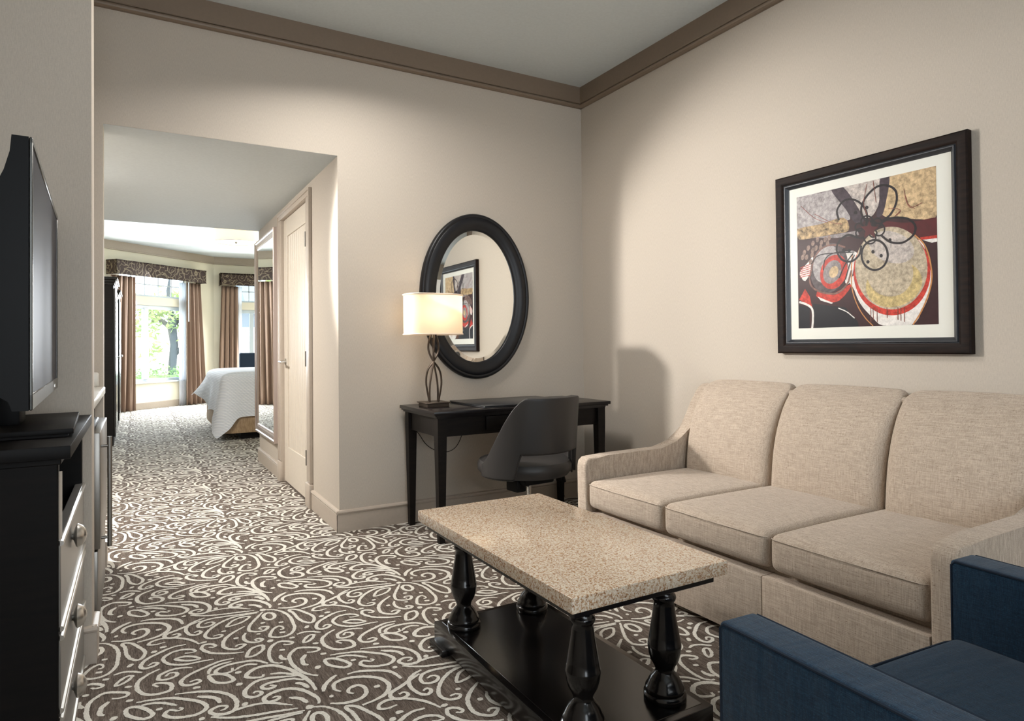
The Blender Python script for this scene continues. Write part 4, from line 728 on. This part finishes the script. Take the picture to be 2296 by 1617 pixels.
for z in (SZ0, SZ1): b = NB(); tube(b, [(lx+se(t_)[0]*1.006, ly+se(t_)[1]*1.006, z) for t_ in np.linspace(0, 2*PI, 73)], .005, 6); obj('shade_trim', b, MT['trimfab'], lp)
b = NB(); lathe(b, [(.005, -.04), (.026, -.02), (.03, .0), (.022, .03), (.012, .045)], (lx, ly, SZ0+.10), 16); obj('bulb', b, MT['glow'], lp)
b = NB(); tube(b, [(lx, ly, SZ0+.15), (lx, ly, SZ1+.012)], .003, 6); lathe(b, [(.002, .012), (.007, .006), (.006, 0)], (lx, ly, SZ1+.006), 10); obj('finial', b, MT['bronze'], lp)
lamp('table_lamp_bulb', 'POINT', (lx, ly, SZ0+.125), 3.2, WARM, size=.045)
b = NB(); pts = catmull([(-1.345, .60), (-1.30, .545), (-1.25, .475), (-1.18, .430), (-1.10, .417), (-1.04, .447), (-1.0, .52), (-.99, .60)], False, .02)
tube(b, [(p[0], -.012, p[1]) for p in pts], .0022, 6); tag(obj('power_cord', b, MT['plastic']), 'thin cord hanging in a loop on the wall between the left desk legs', 'cord')
b = NB(); pts = catmull([(-.46, .50), (-.38, .44), (-.30, .28), (-.26, .12), (-.20, .02)], False, .03)
tube(b, [(p[0], -.026, p[1]) for p in pts], .0022, 6); tag(obj('power_cord', b, MT['plastic']), 'thin cord drooping along the back wall behind the chair and right desk leg', 'cord')
# oval mirror
ocx, ocz, oa, oc = -.884, 1.429, .403, .548
om = thing('oval_mirror', (ocx, 0, ocz), 'oval mirror with wide black frame on the back wall above the desk', 'mirror')
PRo = [(0, .0), (.022, .0), (.034, .008), (.037, .018), (.032, .026), (.036, .032), (.040, .050), (.038, .068), (.030, .086), (.024, .096), (.022, .104), (.016, .110), (0, .110)]
b = NB(); n = 96; R_ = []
for i in range(n):
    t_ = 2*PI*i/n; R_.append([b.verts.new((ocx+(oa-w)*math.cos(t_), -.001-d, ocz+(oc-w)*math.sin(t_))) for d, w in PRo])
for i in range(n):
    for j in range(len(PRo)): k = (j+1) % len(PRo); b.faces.new((R_[i][j], R_[(i+1) % n][j], R_[(i+1) % n][k], R_[i][k]))
obj('frame', b, MT['ovalframe'], om, ang=50)
b = NB(); rings_ = []
for w, d in ((.108, .010), (.137, .0145)): rings_.append([b.verts.new((ocx+(oa-w)*math.cos(2*PI*i/n), -d, ocz+(oc-w)*math.sin(2*PI*i/n))) for i in range(n)])
for i in range(n): b.faces.new((rings_[0][i], rings_[0][(i+1) % n], rings_[1][(i+1) % n], rings_[1][i]))
b.faces.new(rings_[1]); bk = [b.verts.new((v.co.x, -.004, v.co.z)) for v in rings_[0]]; b.faces.new(bk[::-1])
for i in range(n): b.faces.new((bk[i], bk[(i+1) % n], rings_[0][(i+1) % n], rings_[0][i]))
obj('mirror_glass', b, MT['mirror'], om, ang=3)

# swivel chair
SCX, SCY, SA = -.972, -.80, math.radians(6)
CX_ = Matrix.Translation((SCX, SCY, 0)) @ Matrix.Rotation(SA, 4, 'Z')
sw = thing('swivel_chair', (SCX, SCY, 0), 'charcoal leather swivel chair with curved cut-out back at the desk', 'chair')
def shell(u, v):      # u across (-1..1), v bottom..top
    th = u*math.radians(98); a = abs(th)
    f = max(0, min(1, (a-.62)/(1.71-.62))); f = f*f*(3-2*f)
    top = .828*(1-f)+.475*f
    g_ = max(0, 1-(a/.86)**2.6); bot = .405+.135*min(1, g_*3.2)
    z = bot+(top-bot)*v; k = 1+.04*(z-.4)/.4
    rx, ry = .258*k, .235*k+.09*max(0, z-.45)
    return CX_ @ Vector((rx*math.sin(th), -ry*math.cos(th)+.02, z))
b = NB(); grid(b, lambda u, v: shell(u*2-1, v), 60, 16); o = obj('backrest', b, MT['leather'], sw, ang=180)
md = o.modifiers.new('thickness', 'SOLIDIFY'); md.thickness = .042; md.offset = 0; md = o.modifiers.new('round', 'BEVEL'); md.width = .012; md.segments = 3; md.limit_method = 'ANGLE'; md.angle_limit = math.radians(60)
b = NB(); tube(b, [shell(-1+2*i/80, -.005)+Vector((0, 0, -.004)) for i in range(81)], .006, 6)
obj('piping', b, MT['leather'], sw)
b = NB(); lathe(b, [(.0, .388), (.20, .388), (.238, .396), (.256, .42), (.258, .45), (.245, .472), (.20, .487), (.10, .492), (0, .493)], (0, 0, 0), 48, sy=1.05)
for v in b.verts:
    v.co = CX_ @ (v.co+Vector((0, .04, 0)))
bmesh.ops.remove_doubles(b, verts=b.verts, dist=.0001); obj('seat', b, MT['leather'], sw)
b = NB(); box(b, (-.10, -.10, .350), (.10, .12, .388), .01, 2, xf=CX_); box(b, (-.12, -.05, .31), (-.055, .05, .375), .008, 2, xf=CX_); obj('mechanism', b, MT['plastic'], sw)
b = NB(); tube(b, [(SCX, SCY, .27), (SCX, SCY, .36)], .014, 16); obj('gas_lift', b, MT['chrome'], sw)
b = NB(); tube(b, [(SCX, SCY, .08), (SCX, SCY, .275)], .026, 16); obj('column', b, MT['plastic'], sw)
b = NB(); tube(b, [CX_ @ Vector(p) for p in ((.08, 0, .365), (.20, .0, .36), (.245, .0, .345), (.255, 0, .315))], [.005, .005, .012, .013], 8); obj('lever', b, MT['plastic'], sw)
for k in range(5):
    a = k*2*PI/5+.9; b = NB(); e = Vector((math.cos(a), math.sin(a), 0)); c = Vector((SCX, SCY, 0))
    tube(b, [c+Vector((0, 0, .10))+e*.02, c+e*.16+Vector((0, 0, .095)), c+e*.29+Vector((0, 0, .07))], [.024, .019, .014], 8); l_ = obj('base_arm', b, MT['plastic'], sw)
    b = NB(); s_ = e.cross(Vector((0, 0, 1)))
    for sg in (-1, 1): m_ = Matrix((s_, e, Vector((0, 0, 1)))).transposed().to_4x4(); m_.translation = c+e*.29+Vector((0, 0, .028))+s_*sg*.014; q0 = len(b.verts); lathe(b, [(.02, -.008), (.028, -.006), (.028, .006), (.02, .008)], (0, 0, 0), 14, axis='x'); b.verts.ensure_lookup_table(); [setattr(v, 'co', m_ @ v.co) for v in b.verts[q0:]]
    tube(b, [c+e*.29+Vector((0, 0, .028)), c+e*.29+Vector((0, 0, .072))], .008, 6); obj('caster', b, MT['plastic'], l_)

# ---------------------------------------------------------------- coffee table
ct = thing('coffee_table', (-1.67, -2.07, 0), 'coffee table with speckled granite top on four turned black legs and a shelf', 'coffee table')
GZ = .482
b = NB(); box(b, (-1.930, -2.556, GZ-.040), (-1.388, -1.558, GZ), .003, 2); obj('tabletop', b, MT['granite'], ct)
b = NB(); box(b, (-1.905, -2.528, GZ-.066), (-1.413, -1.586, GZ-.040), .002, 1); obj('subtop', b, MT['black'], ct)
b = NB(); bx0, bx1, by0, by1, bz = -1.902, -1.452, -2.556, -1.640, .090
box(b, (bx0, by0, .022), (bx1, by1, bz), .003, 2); box(b, (bx0+.022, by0+.022, bz-.001), (bx1-.022, by1-.022, bz+.0012), .001, 1); obj('shelf', b, MT['dresser'], ct)
for sx in (0, 1):
    for sy in (0, 1):
        x0 = bx0-.016 if sx == 0 else bx1-.10; y0 = by0-.012 if sy == 0 else by1-.105
        b = NB(); box(b, (x0, y0, 0), (x0+.116, y0+.117, .026), .006, 2); obj('foot', b, MT['black'], ct)
LPR = [(.058, .0), (.060, .004), (.060, .018), (.054, .022), (.056, .028), (.055, .034), (.050, .040), (.046, .050), (.038, .064), (.028, .074), (.026, .080), (.030, .092), (.040, .110), (.0450, .128), (.0475, .148), (.0475, .156), (.0455, .159), (.043, .180), (.037, .215), (.0325, .242), (.030, .262), (.0285, .275), (.033, .280), (.035, .287), (.033, .294), (.027, .299), (.028, .308), (.036, .322), (.040, .332)]
for lx_ in (-1.826, -1.538):
    for ly_ in (-1.735, -2.455): b = NB(); lathe(b, [(r, z+bz) for r, z in LPR], (lx_, ly_, 0), 40); obj('leg', b, MT['dresser'], ct, ang=60)

# ---------------------------------------------------------------- sofa
sf = thing('sofa', (-.48, -2.08, 0), 'three-seat oatmeal linen sofa with sloping arms against the right wall', 'sofa')
SY0, SY1 = -2.945, -1.215; AT = .075
def arm(y0, y1):
    P_ = [(-.945, .035), (-.948, .50), (-.942, .528), (-.920, .545), (-.80, .549), (-.62, .550), (-.45, .551), (-.385, .556), (-.335, .571), (-.29, .598), (-.245, .645), (-.20, .712), (-.165, .775), (-.130, .835), (-.105, .862), (-.075, .876), (-.035, .878), (-.035, .035)]
    b = NB(); prism(b, P_, 'y', y0, y1, .012); return b
obj('arm', arm(SY1-AT, SY1), MT['linen'], sf, ang=50); obj('arm', arm(SY0, SY0+AT), MT['linen'], sf, ang=50)
b = NB(); box(b, (-.13, SY0+AT, .04), (-.035, SY1-AT, .872), .02, 3); obj('back_frame', b, MT['linen'], sf)
ys = [SY0+AT, -2.335, -1.812, SY1-AT]
ysb = [SY0+AT, -2.355, -1.825, SY1-AT]
b = NB(); box(b, (-.946, ys[0]+.002, .04), (-.14, -2.311, .282), .005, 2); obj('base', b, MT['linen'], sf)
b = NB(); box(b, (-.946, -2.310, .04), (-.14, ys[3]-.002, .282), .005, 2); obj('base', b, MT['linen'], sf)
b = NB(); box(b, (-.88, ys[0]+.003, .282), (-.14, ys[3]-.003, .312)); obj('platform', b, MT['linen'], sf)
for x in (-.86, -.12):
    for y in (SY0+.08, SY1-.08): b = NB(); box(b, (x-.03, y-.03, 0), (x+.03, y+.03, .045), .004, 1); obj('foot', b, MT['plastic'], sf)
rng = random.Random(4)
for i in range(3):
    y0, y1 = ys[i]+.003, ys[i+1]-.003
    b = NB(); cushion(b, (-.940, y0, .308), (-.22, y1, .436), .030, (.010, 0, .013), 14); obj('seat_cushion', b, MT['linen'], sf, ang=180)
    b = NB()
    z = .420; tube(b, [(-.930, y0+.006, z), (-.943, y0+.022, z), (-.9495, (y0+y1)/2, z+.001), (-.943, y1-.022, z), (-.930, y1-.006, z)], .0018, 6)
    obj('seam', b, MT['linen'], sf)
    y0, y1 = ysb[i]+.003, ysb[i+1]-.003
    zs = [.40, .44, .52, .61, .68, .74, .79, .83, .865, .886, .90]; xs = [-.305, -.302, -.293, -.278, -.258, -.233, -.205, -.175, -.140, -.110, -.085]
    def bend(q):
        xf_ = float(np.interp(q.z, zs, xs)); s = (q.x+.30)/.24; return Vector((xf_+(-.05-xf_)*s, q.y, q.z))
    b = NB(); cushion(b, (-.30, y0, .40), (-.06, y1, .898), .045, (.022, 0, .008), 14, fn=bend); obj('back_cushion', b, MT['linen'], sf, ang=180)

# ---------------------------------------------------------------- navy armchair
ac = thing('armchair', (-1.54, -3.42, 0), 'navy tweed armchair with square arms in the right foreground', 'armchair')
ax0, ax1, ay1, ay0, az, aw = -1.938, -1.142, -3.022, -3.80, .600, .088
for x0 in (ax0, ax1-aw):
    b = NB(); cushion(b, (x0, ay0, .11), (x0+aw, ay1, az), .010, (.002, 0, 0), 6); a_ = obj('arm', b, MT['blue'], ac, ang=180)
    b = NB()
    for x in (x0+.002, x0+aw-.002):
        tube(b, [(x, ay1-.004, .12), (x, ay1-.004, az-.012), (x, ay1-.012, az-.003), (x, ay0+.03, az-.003)], .003, 6)
    obj('piping', b, MT['bluepipe'], a_)
b = NB(); cushion(b, (ax0+aw-.004, ay0+.03, .14), (ax1-aw+.004, ay1-.03, .30), .012, (0, 0, 0), 5); obj('seat_rail', b, MT['blue'], ac, ang=180)
b = NB(); cushion(b, (ax0+aw+.003, ay0+.18, .302), (ax1-aw-.003, ay1-.012, .432), .022, (0, .006, .012), 10); s_ = obj('seat_cushion', b, MT['blue'], ac, ang=180)
b = NB(); c0, c1_, yy, zz = ax0+aw+.008, ax1-aw-.008, ay1-.018, .426
tube(b, [(c0, ay0+.2, zz), (c0, yy-.03, zz), (c0+.01, yy-.006, zz), (c0+.04, yy+.002, zz), ((c0+c1_)/2, yy+.006, zz+.002), (c1_-.04, yy+.002, zz), (c1_-.01, yy-.006, zz), (c1_, yy-.03, zz), (c1_, ay0+.2, zz)], .0032, 6); obj('piping', b, MT['bluepipe'], s_)
b = NB(); cushion(b, (ax0+aw, ay0, .30), (ax1-aw, ay0+.16, .82), .03, (0, .015, 0), 8); obj('backrest', b, MT['blue'], ac, ang=180)
for x in (ax0+.05, ax1-.05):
    for y in (ay0+.06, ay1-.06): b = NB(); taper_box(b, (x, y), (.03, .03), 0, (x, y), (.045, .045), .125); obj('leg', b, MT['espresso'], ac)

R_ac = Matrix.Rotation(-.056, 3, 'Z'); l0 = Vector(ac.location); pv = Vector((ax0, ay1, 0))
ac.rotation_euler.z = -.056; l1 = pv-R_ac @ (pv-l0); ac.location = (l1.x, l1.y, 0)     # turned a little towards the sofa

# ---------------------------------------------------------------- framed picture
pc = thing('framed_picture', (0, -2.127, 1.49), 'large dark-framed abstract print with black loops on the wall above the sofa', 'picture')
qy0, qy1, qz0, qz1 = -2.566, -1.688, 1.049, 1.930
PRp = [(0, 0), (.030, 0), (.034, .006), (.033, .030), (.026, .044), (.024, .047), (.030, .050), (.030, .054), (.014, .068), (0, .068)]
b = NB(); C4 = [(qy0, qz0, 1, 1), (qy1, qz0, -1, 1), (qy1, qz1, -1, -1), (qy0, qz1, 1, -1)]; R_ = [[b.verts.new((-.001-d, y+sy*w, z+sz*w)) for d, w in PRp] for y, z, sy, sz in C4]
for k in range(4):
    A, B_ = R_[k], R_[(k+1) % 4]
    for i in range(len(PRp)):
        j = (i+1) % len(PRp); f = b.faces.new((A[i], B_[i], B_[j], A[j])); f.material_index = 1 if 4 <= i <= 7 else 0
obj('frame', b, [MT['frame'], MT['frame_in']], pc, ang=25)
mat_m = new_mat('passe_partout', (.72, .72, .66), .8)
b = NB(); box(b, (-.014, qy0+.064, qz0+.064), (-.010, qy1-.064, qz1-.064)); obj('mount', b, mat_m, pc)
AC = dict(bg=(.040, .016, .018), lav=(.36, .33, .33), pale=(.46, .41, .38), tan=(.52, .38, .22), plum=(.05, .035, .045), maroon=(.09, .018, .020), gold=(.36, .25, .13), grey=(.24, .21, .21), red=(.50, .045, .030), white=(.70, .67, .64), dgrey=(.09, .07, .075), cream=(.44, .37, .27), yellow=(.50, .39, .18), black=(.014, .014, .018), seed=(.24, .16, .13), orange=(.50, .22, .08), brown=(.20, .10, .08), ink=(.016, .012, .014), drip=(.22, .07, .05))
AMI = {}; amats = []
for k, c in AC.items():
    m = new_mat('print_'+k, c, .8, spec=.1); t = NT(m); f_ = t.noise(t.mapping((55, 48, 48)), 1, 8, .75)
    lo, hi = (.55, 1.4) if k not in ('bg', 'black', 'ink', 'white', 'maroon', 'orange', 'drip') else (.8, 1.2)
    if k == 'gold': lo, hi = .15, 1.7
    t.col(t.ramp(f_, [(.36, sh(c, lo)), (.64, sh(c, hi))])); AMI[k] = len(amats); amats.append(m)
b = NB(); by0_, by1_, bz0_, bz1_ = -2.441, -1.797, 1.171, 1.818
def artface(pts, x, mi):
    pts = [(max(by0_, min(by1_, p[0])), max(bz0_, min(bz1_, p[1]))) for p in pts]; q = []
    for p in pts:
        if not q or math.dist(p, q[-1]) > 1e-5: q.append(p)
    if len(q) > 1 and math.dist(q[0], q[-1]) < 1e-5: q.pop()
    if len(q) < 3: return
    f = b.faces.new([b.verts.new((x, p[0], p[1])) for p in q]); f.material_index = mi
artface([(by0_, bz0_), (by1_, bz0_), (by1_, bz1_), (by0_, bz1_)], -.0145, AMI['bg']); lay = 0
for it in ART:
    lay += 1; x = -.0145-lay*.00002
    if it[0] == 'p':
        P = catmull([(p[0]/1000, p[1]/1000) for p in it[2]], True, .02) if len(it[2]) > 5 else [(p[0]/1000, p[1]/1000) for p in it[2]]
        artface(P, x, AMI[it[1]])
    else:
        P = catmull([(p[0]/1000, p[1]/1000) for p in it[4]], it[3], .008); L, R = ribbon(P, it[2]*.00078*1.5, it[3], False, .0003, random.Random(lay)); n = len(P)
        for i in range(n if it[3] else n-1):
            j = (i+1) % n; artface([L[i], L[j], R[j], R[i]], x, AMI[it[1]])
bmesh.ops.triangulate(b, faces=[f for f in b.faces if len(f.verts) > 4])
for f in b.faces:
    if f.normal.x > 0: f.normal_flip()
me_ = obj('print', b, amats, pc, fin=False)
b = NB(); box(b, (-.0185, qy0+.062, qz0+.062), (-.0175, qy1-.062, qz1-.062)); gm = MT['glass'].copy(); gm.name = 'picture_glazing'
gm.node_tree.nodes['Mix Shader'].inputs[0].default_value = .006; gm.node_tree.nodes['Glossy BSDF'].inputs['Roughness'].default_value = .35; gm.node_tree.nodes['Transparent BSDF'].inputs[0].default_value = (1, 1, 1, 1); obj('glazing', b, gm, pc)
